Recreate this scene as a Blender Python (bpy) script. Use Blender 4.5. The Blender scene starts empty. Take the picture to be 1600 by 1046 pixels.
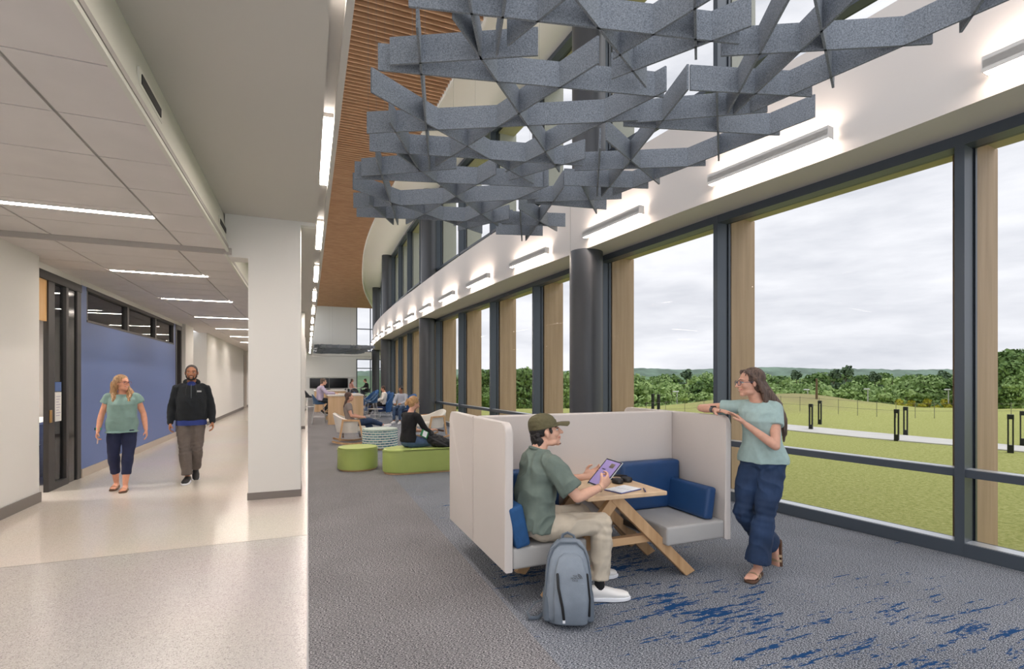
import bpy, bmesh, math, random
from math import sin, cos, pi, radians
from mathutils import Vector, Matrix, noise
random.seed(7)
SC = bpy.context.scene
COL = SC.collection
V = Vector

# ------------------------------------------------------------------ camera
CAM_H = 1.6
YAW = radians(22.0)
FPX = 790.0
HOR = 593.0
cd = bpy.data.cameras.new('camera'); cam = bpy.data.objects.new('camera', cd); COL.objects.link(cam)
cam.location = (0, 0, CAM_H)
cam.rotation_euler = (radians(90), 0, -YAW)
cd.sensor_width = 36.0; cd.lens = 36.0 * FPX / 1600.0
cd.shift_y = (HOR - 523.0) / 1600.0
cd.clip_end = 3000; cd.clip_start = 0.05
SC.camera = cam
SY, CY = sin(YAW), cos(YAW)

# ------------------------------------------------------------------ view, world
SC.view_settings.view_transform = 'Standard'
SC.view_settings.look = 'None'
SC.view_settings.gamma = 1.0
SC.view_settings.use_curve_mapping = False
SC.view_settings.exposure = 0.62
SC.cycles.max_bounces = 8
SC.cycles.diffuse_bounces = 5
SC.cycles.glossy_bounces = 3
SC.cycles.transparent_max_bounces = 12
SC.cycles.sample_clamp_indirect = 4.0
SC.cycles.use_denoising = True
SC.cycles.caustics_reflective = False
SC.cycles.caustics_refractive = False

def lin(c):
    if isinstance(c, str):
        c = [int(c[i:i+2], 16) for i in (0, 2, 4)]
    return tuple(((x/255)/12.92 if x/255 <= .04045 else ((x/255+.055)/1.055)**2.4) for x in c) + (1.0,)

w = bpy.data.worlds.new('overcast_sky'); SC.world = w; w.use_nodes = True
nt = w.node_tree; N = nt.nodes; L = nt.links; N.clear()
out = N.new('ShaderNodeOutputWorld'); bg = N.new('ShaderNodeBackground')
tc = N.new('ShaderNodeTexCoord'); sep = N.new('ShaderNodeSeparateXYZ')
L.new(tc.outputs['Generated'], sep.inputs[0])
mp = N.new('ShaderNodeMapping'); mp.inputs['Scale'].default_value = (1.6, 1.6, 7.0)
L.new(tc.outputs['Generated'], mp.inputs[0])
nz = N.new('ShaderNodeTexNoise'); nz.inputs['Scale'].default_value = 2.2; nz.inputs['Detail'].default_value = 7; nz.inputs['Roughness'].default_value = .55
L.new(mp.outputs[0], nz.inputs['Vector'])
cr = N.new('ShaderNodeValToRGB')
cr.color_ramp.elements[0].position = .33; cr.color_ramp.elements[0].color = lin((206, 209, 215))
cr.color_ramp.elements[1].position = .62; cr.color_ramp.elements[1].color = lin((240, 241, 244))
L.new(nz.outputs['Fac'], cr.inputs[0])
L.new(cr.outputs[0], bg.inputs['Color']); bg.inputs['Strength'].default_value = 1.35
L.new(bg.outputs[0], out.inputs[0])

# ------------------------------------------------------------------ daylight: a very soft overcast sun
sd = bpy.data.lights.new('overcast_sun', 'SUN'); sd.energy = 1.2; sd.angle = radians(40); sd.color = (1, .97, .92)
so = bpy.data.objects.new('overcast_sun', sd); COL.objects.link(so); so.rotation_euler = (radians(38), radians(8), radians(60))

# ------------------------------------------------------------------ materials
MATS = {}
def mat(name, col, rough=.6, metal=0.0, var=0.0, vscale=8.0, vstretch=(1, 1, 1), bump=0.0, bscale=60.0, emit=0.0, col2=None, spec=.5, detail=4, coat=0.0, sheen=0.0):
    """principled material with optional object-space noise colour variation and bump"""
    if name in MATS: return MATS[name]
    m = bpy.data.materials.new(name); m.use_nodes = True
    nt = m.node_tree; N = nt.nodes; L = nt.links
    b = N['Principled BSDF']
    c = lin(col)
    b.inputs['Base Color'].default_value = c
    b.inputs['Roughness'].default_value = rough
    b.inputs['Metallic'].default_value = metal
    b.inputs['Specular IOR Level'].default_value = spec
    if coat: b.inputs['Coat Weight'].default_value = coat
    if sheen: b.inputs['Sheen Weight'].default_value = sheen
    if emit:
        b.inputs['Emission Color'].default_value = c; b.inputs['Emission Strength'].default_value = emit
    if var or bump or col2:
        tc = N.new('ShaderNodeTexCoord'); mp = N.new('ShaderNodeMapping'); mp.inputs['Scale'].default_value = vstretch
        L.new(tc.outputs['Object'], mp.inputs[0])
    if var or col2:
        nz = N.new('ShaderNodeTexNoise'); nz.inputs['Scale'].default_value = vscale; nz.inputs['Detail'].default_value = detail
        L.new(mp.outputs[0], nz.inputs['Vector'])
        cr = N.new('ShaderNodeValToRGB')
        c2 = lin(col2) if col2 else None
        cr.color_ramp.elements[0].position = .32; cr.color_ramp.elements[1].position = .68
        if c2:
            cr.color_ramp.elements[0].color = c; cr.color_ramp.elements[1].color = c2
        else:
            cr.color_ramp.elements[0].color = tuple(x*(1-var) for x in c[:3]) + (1,)
            cr.color_ramp.elements[1].color = tuple(min(1, x*(1+var)) for x in c[:3]) + (1,)
        L.new(nz.outputs['Fac'], cr.inputs[0]); L.new(cr.outputs[0], b.inputs['Base Color'])
    if bump:
        n2 = N.new('ShaderNodeTexNoise'); n2.inputs['Scale'].default_value = bscale; n2.inputs['Detail'].default_value = 3
        L.new(mp.outputs[0], n2.inputs['Vector'])
        bp = N.new('ShaderNodeBump'); bp.inputs['Strength'].default_value = bump; bp.inputs['Distance'].default_value = .01
        L.new(n2.outputs['Fac'], bp.inputs['Height']); L.new(bp.outputs[0], b.inputs['Normal'])
    MATS[name] = m
    return m

def wood(name, c1, c2, axis='z', scale=3.0, rough=.45):
    s = {'x': (.12, 1, 1), 'y': (1, .12, 1), 'z': (1, 1, .06)}[axis]
    return mat(name, c1, rough=rough, col2=c2, vscale=scale*9, vstretch=s, detail=6)

def glass(name, tint=(235, 242, 242), refl=.10):
    m = bpy.data.materials.new(name); m.use_nodes = True
    nt = m.node_tree; N = nt.nodes; L = nt.links; N.clear()
    o = N.new('ShaderNodeOutputMaterial'); t = N.new('ShaderNodeBsdfTransparent'); g = N.new('ShaderNodeBsdfGlossy'); mx = N.new('ShaderNodeMixShader')
    t.inputs[0].default_value = lin(tint); g.inputs['Roughness'].default_value = .0
    fr = N.new('ShaderNodeFresnel'); fr.inputs['IOR'].default_value = 1.5
    mu = N.new('ShaderNodeMath'); mu.operation = 'MULTIPLY'; mu.inputs[1].default_value = refl * 8
    L.new(fr.outputs[0], mu.inputs[0]); mu.use_clamp = True
    L.new(mu.outputs[0], mx.inputs[0]); L.new(t.outputs[0], mx.inputs[1]); L.new(g.outputs[0], mx.inputs[2]); L.new(mx.outputs[0], o.inputs[0])
    return m

# ------------------------------------------------------------------ mesh helpers
def link(name, me, m=None, parent=None, loc=None):
    o = bpy.data.objects.new(name, me); COL.objects.link(o)
    if m is not None:
        for mm in (m if isinstance(m, (list, tuple)) else [m]): me.materials.append(mm)
    if parent is not None: o.parent = parent
    if loc is not None: o.location = loc
    return o

def tag(o, label=None, cat=None, group=None, kind=None):
    if label: o['label'] = label
    if cat: o['category'] = cat
    if group: o['group'] = group
    if kind: o['kind'] = kind
    return o

def empty(name, loc, rz=0, label=None, cat=None, group=None):
    o = bpy.data.objects.new(name, None); COL.objects.link(o); o.empty_display_size = .1
    o.location = loc; o.rotation_euler = (0, 0, rz)
    return tag(o, label, cat, group)

def copy_tree(o, parent=None):
    c = o.copy(); COL.objects.link(c)
    if parent is not None: c.parent = parent
    for ch in list(o.children): copy_tree(ch, c)
    return c

class MB:
    def __init__(s): s.bm = bmesh.new()
    def quad(s, *pts):
        return s.bm.faces.new([s.bm.verts.new(p) for p in pts])
    def box(s, x0, x1, y0, y1, z0, z1, bev=0.0, seg=2, M=None):
        vs = [s.bm.verts.new((x, y, z)) for x in (x0, x1) for y in (y0, y1) for z in (z0, z1)]
        F = [(0, 1, 3, 2), (4, 6, 7, 5), (0, 4, 5, 1), (2, 3, 7, 6), (0, 2, 6, 4), (1, 5, 7, 3)]
        fs = [s.bm.faces.new([vs[i] for i in f]) for f in F]
        if M is not None:
            for v in vs: v.co = M @ v.co
        if bev:
            es = list({e for f in fs for e in f.edges})
            bmesh.ops.bevel(s.bm, geom=es, offset=bev, segments=seg, profile=.6, affect='EDGES')
        return s
    def obox(s, c, X, Y, Z, bev=0, seg=2):
        """oriented box: centre and three half-extent vectors"""
        M = Matrix((( X[0], Y[0], Z[0], c[0]), (X[1], Y[1], Z[1], c[1]), (X[2], Y[2], Z[2], c[2]), (0, 0, 0, 1)))
        lx, ly, lz = V(X).length, V(Y).length, V(Z).length
        R = Matrix(((X[0]/lx, Y[0]/ly, Z[0]/lz, c[0]), (X[1]/lx, Y[1]/ly, Z[1]/lz, c[1]), (X[2]/lx, Y[2]/ly, Z[2]/lz, c[2]), (0, 0, 0, 1)))
        return s.box(-lx, lx, -ly, ly, -lz, lz, bev, seg, R)
    def bar(s, a, b, w, h, up=(0, 0, 1), bev=0):
        a = V(a); b = V(b); d = b - a; side = d.cross(V(up))
        if side.length < 1e-6: side = d.cross(V((1, 0, 0)))
        side.normalize(); u = side.cross(d).normalized()
        return s.obox((a+b)/2, d/2, side*w/2, u*h/2, bev)
    def loft(s, rings, n=16, cap=True):
        """rings: (centre, U, V) vectors"""
        prev = None; first = None
        for (c, U, W) in rings:
            c = V(c); U = V(U); W = V(W)
            cur = [s.bm.verts.new(c + U*cos(2*pi*i/n) + W*sin(2*pi*i/n)) for i in range(n)]
            if prev:
                for i in range(n): s.bm.faces.new((prev[i], prev[(i+1) % n], cur[(i+1) % n], cur[i]))
            else: first = (cur, c)
            prev = cur; lastc = c
        if cap:
            a = s.bm.verts.new(first[1]); b = s.bm.verts.new(lastc)
            for i in range(n):
                s.bm.faces.new((a, first[0][(i+1) % n], first[0][i])); s.bm.faces.new((b, prev[i], prev[(i+1) % n]))
        return s
    def tube(s, pts, r, n=12, flat=1.0, side=None, ends=True):
        """round-ended tapering tube through pts; r number or list; flat squashes along the normal to side"""
        pts = [V(p) for p in pts]; k = len(pts)
        if not isinstance(r, (list, tuple)): r = [r]*k
        rings = []; S = V(side).normalized() if side is not None else None
        for i, p in enumerate(pts):
            t = (pts[min(i+1, k-1)] - pts[max(i-1, 0)])
            if t.length < 1e-9: t = V((0, 0, 1))
            t.normalize()
            ref = S if S is not None else (V((1, 0, 0)) if rings == [] and abs(t.x) < .9 else (rings[-1][1] if rings else V((0, 1, 0))))
            U = ref - t*ref.dot(t)
            if U.length < 1e-6: U = t.orthogonal()
            U.normalize(); W = t.cross(U)
            rings.append((p, U, W, t, r[i]))
        R = []
        if ends:
            p, U, W, t, q = rings[0]
            for a in (80, 55, 28): R.append((p - t*q*sin(radians(a))*min(1, flat*1.2), U*q*cos(radians(a)), W*q*flat*cos(radians(a))))
        for p, U, W, t, q in rings: R.append((p, U*q, W*q*flat))
        if ends:
            p, U, W, t, q = rings[-1]
            for a in (28, 55, 80): R.append((p + t*q*sin(radians(a))*min(1, flat*1.2), U*q*cos(radians(a)), W*q*flat*cos(radians(a))))
        return s.loft(R, n)
    def ell(s, c, A, B, C, n=14, m=8):
        c = V(c); A = V(A); B = V(B); C = V(C)
        R = []
        for j in range(1, m):
            t = -pi/2 + pi*j/m
            R.append((c + C*sin(t), A*cos(t), B*cos(t)))
        # poles
        rr = [(c - C*.999, A*.03, B*.03)] + R + [(c + C*.999, A*.03, B*.03)]
        return s.loft(rr, n)
    def lathe(s, prof, n=32, c=(0, 0, 0)):
        c = V(c)
        return s.loft([(c + V((0, 0, z)), V((r, 0, 0)), V((0, r, 0))) for r, z in prof], n)
    def prism(s, poly, z0, z1, bev=0, M=None):
        b = [s.bm.verts.new((x, y, z0)) for x, y in poly]; t = [s.bm.verts.new((x, y, z1)) for x, y in poly]
        fs = [s.bm.faces.new(b[::-1]), s.bm.faces.new(t)]
        k = len(poly)
        for i in range(k): fs.append(s.bm.faces.new((b[i], b[(i+1) % k], t[(i+1) % k], t[i])))
        if M is not None:
            for v in b+t: v.co = M @ v.co
        if bev:
            es = [e for e in fs[0].edges] + [e for e in fs[1].edges]
            bmesh.ops.bevel(s.bm, geom=es, offset=bev, segments=3, profile=.5, affect='EDGES')
        return s
    def mesh(s, name, smooth=False, angle=35):
        bmesh.ops.recalc_face_normals(s.bm, faces=s.bm.faces[:])
        me = bpy.data.meshes.new(name)
        if smooth:
            for f in s.bm.faces: f.smooth = True
            if angle:
                for e in s.bm.edges:
                    if len(e.link_faces) == 2 and e.calc_face_angle(0) > radians(angle): e.smooth = False
        s.bm.to_mesh(me); s.bm.free()
        return me
    def build(s, name, m=None, parent=None, smooth=False, angle=35, loc=None):
        return link(name, s.mesh(name, smooth, angle), m, parent, loc)

def struct(mb, name, m, smooth=False, parent=None):
    o = mb.build(name, m, parent, smooth)
    if parent is None: o['kind'] = 'structure'
    return o

def interp(tab, y):
    """smooth interpolation through (y, x) pairs (Catmull-Rom)"""
    if y <= tab[0][0]:
        a, b = tab[0], tab[1]; return a[1] + (y-a[0])*(b[1]-a[1])/(b[0]-a[0])
    if y >= tab[-1][0]:
        a, b = tab[-2], tab[-1]; return b[1] + (y-b[0])*(b[1]-a[1])/(b[0]-a[0])
    for i in range(len(tab)-1):
        if tab[i][0] <= y <= tab[i+1][0]:
            p1, p2 = tab[i], tab[i+1]; p0 = tab[i-1] if i else p1; p3 = tab[i+2] if i+2 < len(tab) else p2
            h = p2[0]-p1[0]; t = (y-p1[0])/h
            m1 = (p2[1]-p0[1])/(p2[0]-p0[0])*h if p2[0] != p0[0] else 0
            m2 = (p3[1]-p1[1])/(p3[0]-p1[0])*h if p3[0] != p1[0] else 0
            return (2*t**3-3*t*t+1)*p1[1]+(t**3-2*t*t+t)*m1+(-2*t**3+3*t*t)*p2[1]+(t**3-t*t)*m2

def P(px, py, z):
    """photo pixel at a known height -> place"""
    d = (CAM_H - z) * FPX / (py - HOR); lat = (px - 800.0)/FPX*d
    return V((lat*CY + d*SY, d*CY - lat*SY, z))

def fractal_text(s, size, m, name, parent, M, extr=.0006):
    cu = bpy.data.curves.new('t', 'FONT'); cu.body = s; cu.size = size; cu.extrude = extr; cu.align_x = 'CENTER'; cu.align_y = 'CENTER'
    t = bpy.data.objects.new('t', cu); COL.objects.link(t)
    dg = bpy.context.evaluated_depsgraph_get(); dg.update()
    me = bpy.data.meshes.new_from_object(t.evaluated_get(dg)); me.transform(M)
    bpy.data.objects.remove(t); bpy.data.curves.remove(cu)
    me.materials.clear()
    return link(name, me, m, parent)
# ================================================================== BUILDING SHELL
Z_TILE, Z_TILE2, Z_GYP, Z_HEAD, Z_BAND, Z_WOOD, Z_TOP = 3.25, 3.21, 3.76, 3.815, 5.0, 8.1, 8.5
Y0, YE = -4.0, 48.0
YC, YR = 0.4, 3.0   # where the modelled ceilings begin (nearer parts lie outside every view)
WIN = [(-5, 6.15), (-1, 5.85), (2.3, 5.62), (4.2, 5.36), (6.7, 5.08), (9.2, 4.92), (13.1, 4.74), (18.5, 4.45), (25, 4.36), (33, 4.6), (42, 5.6), (50, 7.3)]
BAND = [(-5, 5.45), (-1, 5.2), (2.07, 4.97), (3.26, 4.87), (4.7, 4.66), (5.9, 4.52), (8.07, 4.32), (9.8, 4.1), (12.5, 3.92), (15.9, 3.79), (18.2, 3.74), (23.7, 3.64), (29, 3.7), (34, 3.98), (42, 4.95), (50, 6.6)]
WEDGE = [(-5, 3.2), (4, 3.03), (8, 2.96), (10.5, 2.9), (16.6, 2.66), (23, 2.5), (29, 2.8), (38, 3.76), (47.8, 5.5)]
Wx = lambda y: interp(WIN, y)
Bx = lambda y: interp(BAND, y)
Ex = lambda y: interp(WEDGE, y)

white = mat('white_paint', (226, 224, 220), .7)
gyp = mat('gypsum_paint', (205, 202, 196), .75)
bandm = mat('band_paint', (206, 200, 196), .6)
dark = mat('dark_bronze_metal', (80, 88, 98), .36, metal=.3)
darkin = mat('dark_steel_frame', (62, 60, 60), .45, metal=.3)
colm = mat('charcoal_column_paint', (72, 74, 79), .38, metal=.15)
basem = mat('grey_rubber_base', (120, 114, 110), .6)

# terrazzo
def terrazzo(name, c, spk1, spk2, rough):
    m = bpy.data.materials.new(name); m.use_nodes = True
    N = m.node_tree.nodes; L = m.node_tree.links; b = N['Principled BSDF']
    tc = N.new('ShaderNodeTexCoord')
    v = N.new('ShaderNodeTexVoronoi'); v.inputs['Scale'].default_value = 190; L.new(tc.outputs['Object'], v.inputs['Vector'])
    wn = N.new('ShaderNodeSeparateColor'); L.new(v.outputs['Color'], wn.inputs[0])
    cr = N.new('ShaderNodeValToRGB'); cr.color_ramp.interpolation = 'CONSTANT'
    e = cr.color_ramp.elements; e[0].position = 0; e[0].color = lin(c); e[1].position = .7; e[1].color = lin(spk1)
    k = e.new(.86); k.color = lin(spk2)
    L.new(wn.outputs[0], cr.inputs[0])
    nz = N.new('ShaderNodeTexNoise'); nz.inputs['Scale'].default_value = .5; L.new(tc.outputs['Object'], nz.inputs['Vector'])
    mx = N.new('ShaderNodeMix'); mx.data_type = 'RGBA'; mx.blend_type = 'MULTIPLY'; mx.inputs[0].default_value = .15
    L.new(cr.outputs[0], mx.inputs[6]); L.new(nz.outputs['Color'], mx.inputs[7]); L.new(mx.outputs[2], b.inputs['Base Color'])
    b.inputs['Roughness'].default_value = rough
    return m
terr1 = terrazzo('terrazzo_grey', (190, 184, 180), (206, 200, 197), (158, 152, 149), .24)
terr2 = terrazzo('terrazzo_cream', (218, 208, 198), (228, 220, 212), (200, 191, 182), .14)

# carpet
def carpet(name, base, light, darkc, streaks):
    m = bpy.data.materials.new(name); m.use_nodes = True
    N = m.node_tree.nodes; L = m.node_tree.links; b = N['Principled BSDF']
    tc = N.new('ShaderNodeTexCoord')
    mp = N.new('ShaderNodeMapping'); mp.inputs['Scale'].default_value = (80, 230, 40); L.new(tc.outputs['Object'], mp.inputs[0])
    nz = N.new('ShaderNodeTexNoise'); nz.inputs['Scale'].default_value = 1.0; nz.inputs['Detail'].default_value = 3; nz.inputs['Roughness'].default_value = .7
    L.new(mp.outputs[0], nz.inputs['Vector'])
    cr = N.new('ShaderNodeValToRGB'); e = cr.color_ramp.elements
    e[0].position = .42; e[0].color = lin(darkc); e[1].position = .60; e[1].color = lin(light); k = e.new(.5); k.color = lin(base)
    L.new(nz.outputs['Fac'], cr.inputs[0])
    n3 = N.new('ShaderNodeTexNoise'); n3.inputs['Scale'].default_value = 1.3; n3.inputs['Detail'].default_value = 3; L.new(tc.outputs['Object'], n3.inputs['Vector'])
    v3 = N.new('ShaderNodeMapRange'); v3.inputs[1].default_value = .3; v3.inputs[2].default_value = .7; v3.inputs[3].default_value = .9; v3.inputs[4].default_value = 1.1
    L.new(n3.outputs['Fac'], v3.inputs[0])
    mx0 = N.new('ShaderNodeVectorMath'); mx0.operation = 'SCALE'; L.new(cr.outputs[0], mx0.inputs[0]); L.new(v3.outputs[0], mx0.inputs['Scale'])
    colout = mx0.outputs[0]
    if streaks:
        mp2 = N.new('ShaderNodeMapping'); mp2.inputs['Scale'].default_value = (2.2, 15, 1); mp2.inputs['Rotation'].default_value = (0, 0, radians(6)); L.new(tc.outputs['Object'], mp2.inputs[0])
        n4 = N.new('ShaderNodeTexNoise'); n4.inputs['Scale'].default_value = 1.0; n4.inputs['Detail'].default_value = 3; n4.inputs['Roughness'].default_value = .6; L.new(mp2.outputs[0], n4.inputs['Vector'])
        prev = None
        for (cx, cy, rad, amp) in ((2.55, 2.62, 1.05, .22), (2.6, 3.75, .9, .20), (1.75, 3.9, .6, .2), (3.95, 1.95, 1.0, .17), (3.0, 1.9, .7, .17), (4.3, 6.4, .9, .12), (1.9, 6.3, .6, .16), (2.4, 9.2, .8, .12), (3.6, 12.6, 1.5, .1), (2.3, 16.0, 1.6, .1)):
            dn = N.new('ShaderNodeVectorMath'); dn.operation = 'DISTANCE'; dn.inputs[1].default_value = (cx, cy, 0); L.new(tc.outputs['Object'], dn.inputs[0])
            rm = N.new('ShaderNodeMapRange'); rm.inputs[1].default_value = rad; rm.inputs[2].default_value = 0; rm.inputs[3].default_value = .30; rm.inputs[4].default_value = .30 + amp; L.new(dn.outputs['Value'], rm.inputs[0])
            if prev is None: prev = rm
            else:
                mxn = N.new('ShaderNodeMath'); mxn.operation = 'MAXIMUM'; L.new(prev.outputs[0], mxn.inputs[0]); L.new(rm.outputs[0], mxn.inputs[1]); prev = mxn
        n5 = prev
        mp6 = N.new('ShaderNodeMapping'); mp6.inputs['Scale'].default_value = (16, 60, 1); L.new(tc.outputs['Object'], mp6.inputs[0])
        n6 = N.new('ShaderNodeTexNoise'); n6.inputs['Scale'].default_value = 1.0; n6.inputs['Detail'].default_value = 2; L.new(mp6.outputs[0], n6.inputs['Vector'])
        a1 = N.new('ShaderNodeMath'); a1.operation = 'MULTIPLY_ADD'; a1.inputs[1].default_value = 1.1; L.new(n5.outputs[0], a1.inputs[0]); L.new(n4.outputs['Fac'], a1.inputs[2])
        a2 = N.new('ShaderNodeMath'); a2.operation = 'MULTIPLY_ADD'; a2.inputs[1].default_value = .55; L.new(n6.outputs['Fac'], a2.inputs[0]); L.new(a1.outputs[0], a2.inputs[2])
        th = N.new('ShaderNodeMapRange'); th.inputs[1].default_value = 1.30; th.inputs[2].default_value = 1.36; L.new(a2.outputs[0], th.inputs[0])
        mx = N.new('ShaderNodeMix'); mx.data_type = 'RGBA'; L.new(th.outputs[0], mx.inputs[0]); L.new(colout, mx.inputs[6]); mx.inputs[7].default_value = lin((24, 66, 112))
        colout = mx.outputs[2]
    L.new(colout, b.inputs['Base Color'])
    b.inputs['Roughness'].default_value = .95; b.inputs['Specular IOR Level'].default_value = .15
    return m
car1 = carpet('carpet_grey', (108, 107, 110), (186, 184, 186), (50, 50, 56), False)
car2 = carpet('carpet_slate_blue', (104, 109, 118), (186, 190, 198), (38, 42, 52), True)

mb = MB(); mb.quad((-3.7, Y0, 0), (0, Y0, 0), (0, 5.6, 0), (-3.7, 5.6, 0)); mb.quad((-9, Y0, 0), (-3.7, Y0, 0), (-3.7, 5.6, 0), (-9, 5.6, 0)); struct(mb, 'floor', terr1)
mb = MB(); mb.box(-9, 0, 5.6, YE, -.02, 0); struct(mb, 'floor', terr2)
mb = MB()
ys = [Y0 + (YE-Y0)*i/60 for i in range(61)]
mb.quad((0, Y0, 0), (1.3, Y0, 0), (1.3, YE, 0), (0, YE, 0)); struct(mb, 'floor', car1)
mb = MB()
for a, b in zip(ys, ys[1:]): mb.quad((1.3, a, 0), (Wx(a), a, 0), (Wx(b), b, 0), (1.3, b, 0))
struct(mb, 'floor', car2)
mb = MB(); mb.box(-.006, .006, Y0, YE, 0, .004); mb.build('trim_1', mat('edge_strip', (150, 150, 152), .4, metal=.6))['kind'] = 'structure'
mb = MB(); mb.box(-3.35, 0, 5.597, 5.603, 0, .0015); mb.build('trim_2', mat('zinc_divider', (170, 165, 158), .4, metal=.5))['kind'] = 'structure'

# ---- corridor tile ceilings with reveal grid (bevelled tiles over a grey backing)
tilem = mat('ceiling_tile', (216, 211, 208), .85, var=.03, vscale=3)
gridm = mat('ceiling_grid', (168, 164, 160), .6)
def tile_ceiling(name, xs, y0, y1, step, z):
    mb = MB(); mb.box(xs[-1]-.02, xs[0]+.0, y0, y1, z+.012, z+.05); struct(mb, name, gridm)
    mb = MB()
    y = y0
    while y < y1-.01:
        yy = min(y+step, y1)
        for a, b in zip(xs, xs[1:]):
            mb.box(b+.011, a-.011, y+.006, yy-.006, z, z+.02)
        y += step
    struct(mb, name, tilem)
tile_ceiling('ceiling', [-.93, -1.44, -2.71, -3.6, -4.7], 7.3-.672*10, 7.3, .672, Z_TILE)
tile_ceiling('ceiling', [-.96, -1.5, -2.72, -3.5], 7.34, 7.34+.64*56, .64, Z_TILE2)
mb = MB(); mb.box(-3.4, -.9, 7.3, 7.34, Z_TILE2-.02, Z_TILE+.02); struct(mb, 'trim_3', mat('reveal_trim', (170, 165, 160), .5))
# sloping bulkhead face between the tiles and the higher gypsum ceiling
mb = MB()
for y0_, y1_, xb, zb in ((YC, 7.3, -.93, Z_TILE), (7.3, 43.2, -.96, Z_TILE2)):
    mb.box(xb-.03, xb+.0, y0_, y1_, zb-.03, zb-.006)
    A = (xb, y0_, zb-.03); B = (xb, y1_, zb-.03); Cc = (-1.02, y1_, Z_GYP+.02); D = (-1.02, y0_, Z_GYP+.02)
    mb.quad(A, B, Cc, D)
    mb.quad((xb-.03, y0_, zb), (xb-.03, y1_, zb), (-1.10, y1_, Z_GYP+.02), (-1.10, y0_, Z_GYP+.02))
struct(mb, 'ceiling', mat('bulkhead_paint', (214, 214, 204), .6))
# gypsum ceiling from bulkhead to the atrium opening, with light slot at its edge
mb = MB()
mb.box(-1.12, .12, YC, 7.5, Z_GYP, Z_GYP+.25)
mb.box(-1.12, .12, 7.5, YE, Z_GYP, Z_GYP+.25)
mb.box(.12, .205, YC, YE, Z_GYP+.07, Z_GYP+.25)
mb.box(.205, .25, YC, YE, Z_GYP, Z_GYP+.25)
struct(mb, 'ceiling', gyp)
# upper storey gallery side over the slot, out of view
# upper storey gallery: solid parapet, opened between posts to let sky light in
mb = MB(); mb.box(.10, .25, YC, YE, Z_GYP+.25, Z_BAND-.1)
for k in range(9): mb.box(.10, .25, 3.2+5.4*k, 3.45+5.4*k, Z_BAND-.1, Z_TOP)
mb.box(.10, .25, YR, YE, Z_WOOD-.1, Z_TOP)
struct(mb, 'wall_upper_gallery', white)

# ---- left corridor wall
mb = MB()
mb.box(-3.45, -3.25, Y0, 8.43, 0, Z_TILE+.02)
mb.box(-3.75, -3.40, 8.43, 10.2, 3.12, Z_TILE2+.03)
mb.box(-3.75, -3.45, 8.40, 8.43, 0, Z_TILE+.02)
struct(mb, 'wall_left', white)
bluep = mat('blue_wall_paint', (88, 108, 158), .45)
mb = MB()
mb.box(-3.6, -3.40, 10.2, 16.5, .0, 2.55); mb.box(-3.6, -3.40, 10.2, 10.42, 2.55, 3.14); mb.box(-3.6, -3.4, 16.3, 16.5, 2.55, 3.14)
struct(mb, 'wall_left_blue', bluep)
mb = MB(); mb.box(-3.6, -3.38, 10.2, 17.3, 3.13, Z_TILE2+.03); struct(mb, 'wall_left_header', white)
mb = MB()
mb.box(-3.5, -3.3, 17.2, 18.3, 0, Z_TILE2+.02); mb.box(-3.9, -3.5, 17.2, 17.4, 0, Z_TILE2); 
mb.box(-4.0, -3.8, 18.3, 20.2, 0, Z_TILE2+.02); mb.box(-3.8, -3.24, 20.2, 20.4, 0, Z_TILE2+.02)
mb.box(-3.44, -3.24, 20.4, 31.0, 0, Z_TILE2+.02)
mb.box(-3.44, -3.24, 32.6, YE, 0, Z_TILE2+.02)
mb.box(-3.6, -3.44, 31, 32.6, 0, Z_TILE2+.02)
mb.box(-3.9, -.1, 43.2, 43.4, 0, Z_GYP)
struct(mb, 'wall_left', white)
mb = MB(); mb.box(-3.24, -3.225, Y0, 8.43, 0, .13); struct(mb, 'baseboard_left', basem)
mb = MB(); mb.box(-3.40, -3.385, 10.2, 16.5, 0, .14); struct(mb, 'baseboard_left', mat('blond_base', (178, 166, 152), .5))
mb = MB(); mb.box(-3.3, -3.285, 17.2, 18.3, 0, .12); mb.box(-3.24, -3.225, 20.2, 31, 0, .12); mb.box(-3.24, -3.225, 32.6, 43.2, 0, .12); struct(mb, 'baseboard_left', basem)
# far doors in the corridor
wd = wood('maple_door', (176, 140, 100), (196, 160, 118), 'z')
mb = MB(); mb.box(-3.52, -3.42, 31.1, 32.5, 0, 2.9); o = struct(mb, 'door_2', wd)
mb = MB(); mb.box(-3.55, -3.4, 31.0, 31.1, 0, 3.0); mb.box(-3.55, -3.4, 32.5, 32.6, 0, 3.0); mb.box(-3.5, -3.41, 31.8, 31.86, 0, 2.9); mb.build('door_frame', darkin, o)
mb = MB(); mb.box(-3.6, -3.39, 16.5, 16.62, 0, 3.13); mb.box(-3.6, -3.39, 17.08, 17.2, 0, 3.13); mb.box(-3.6, -3.39, 16.62, 17.08, 3.0, 3.13); o = struct(mb, 'door_3', darkin)
mb = MB(); mb.box(-3.52, -3.48, 16.62, 17.08, 0, 3.0); mb.build('door_panel', mat('smoked_panel', (52, 50, 52), .2), o)

# clerestory windows over the blue wall
inglass = glass('interior_glass', (225, 228, 228), .12)
for i, (a, b) in enumerate(((10.42, 12.52), (12.52, 14.55), (14.55, 16.3))):
    mb = MB(); t = .05
    mb.box(-3.47, -3.40, a, a+t, 2.55, 3.13); mb.box(-3.47, -3.40, b-t, b, 2.55, 3.13)
    mb.box(-3.47, -3.395, a, b, 3.07, 3.13); mb.box(-3.47, -3.39, a, b, 2.55, 2.585)
    o = struct(mb, 'window_%d' % (30+i), darkin)
    mb = MB(); mb.box(-3.46, -3.45, a+t, b-t, 2.585, 3.07); mb.build('pane', inglass, o)

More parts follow.
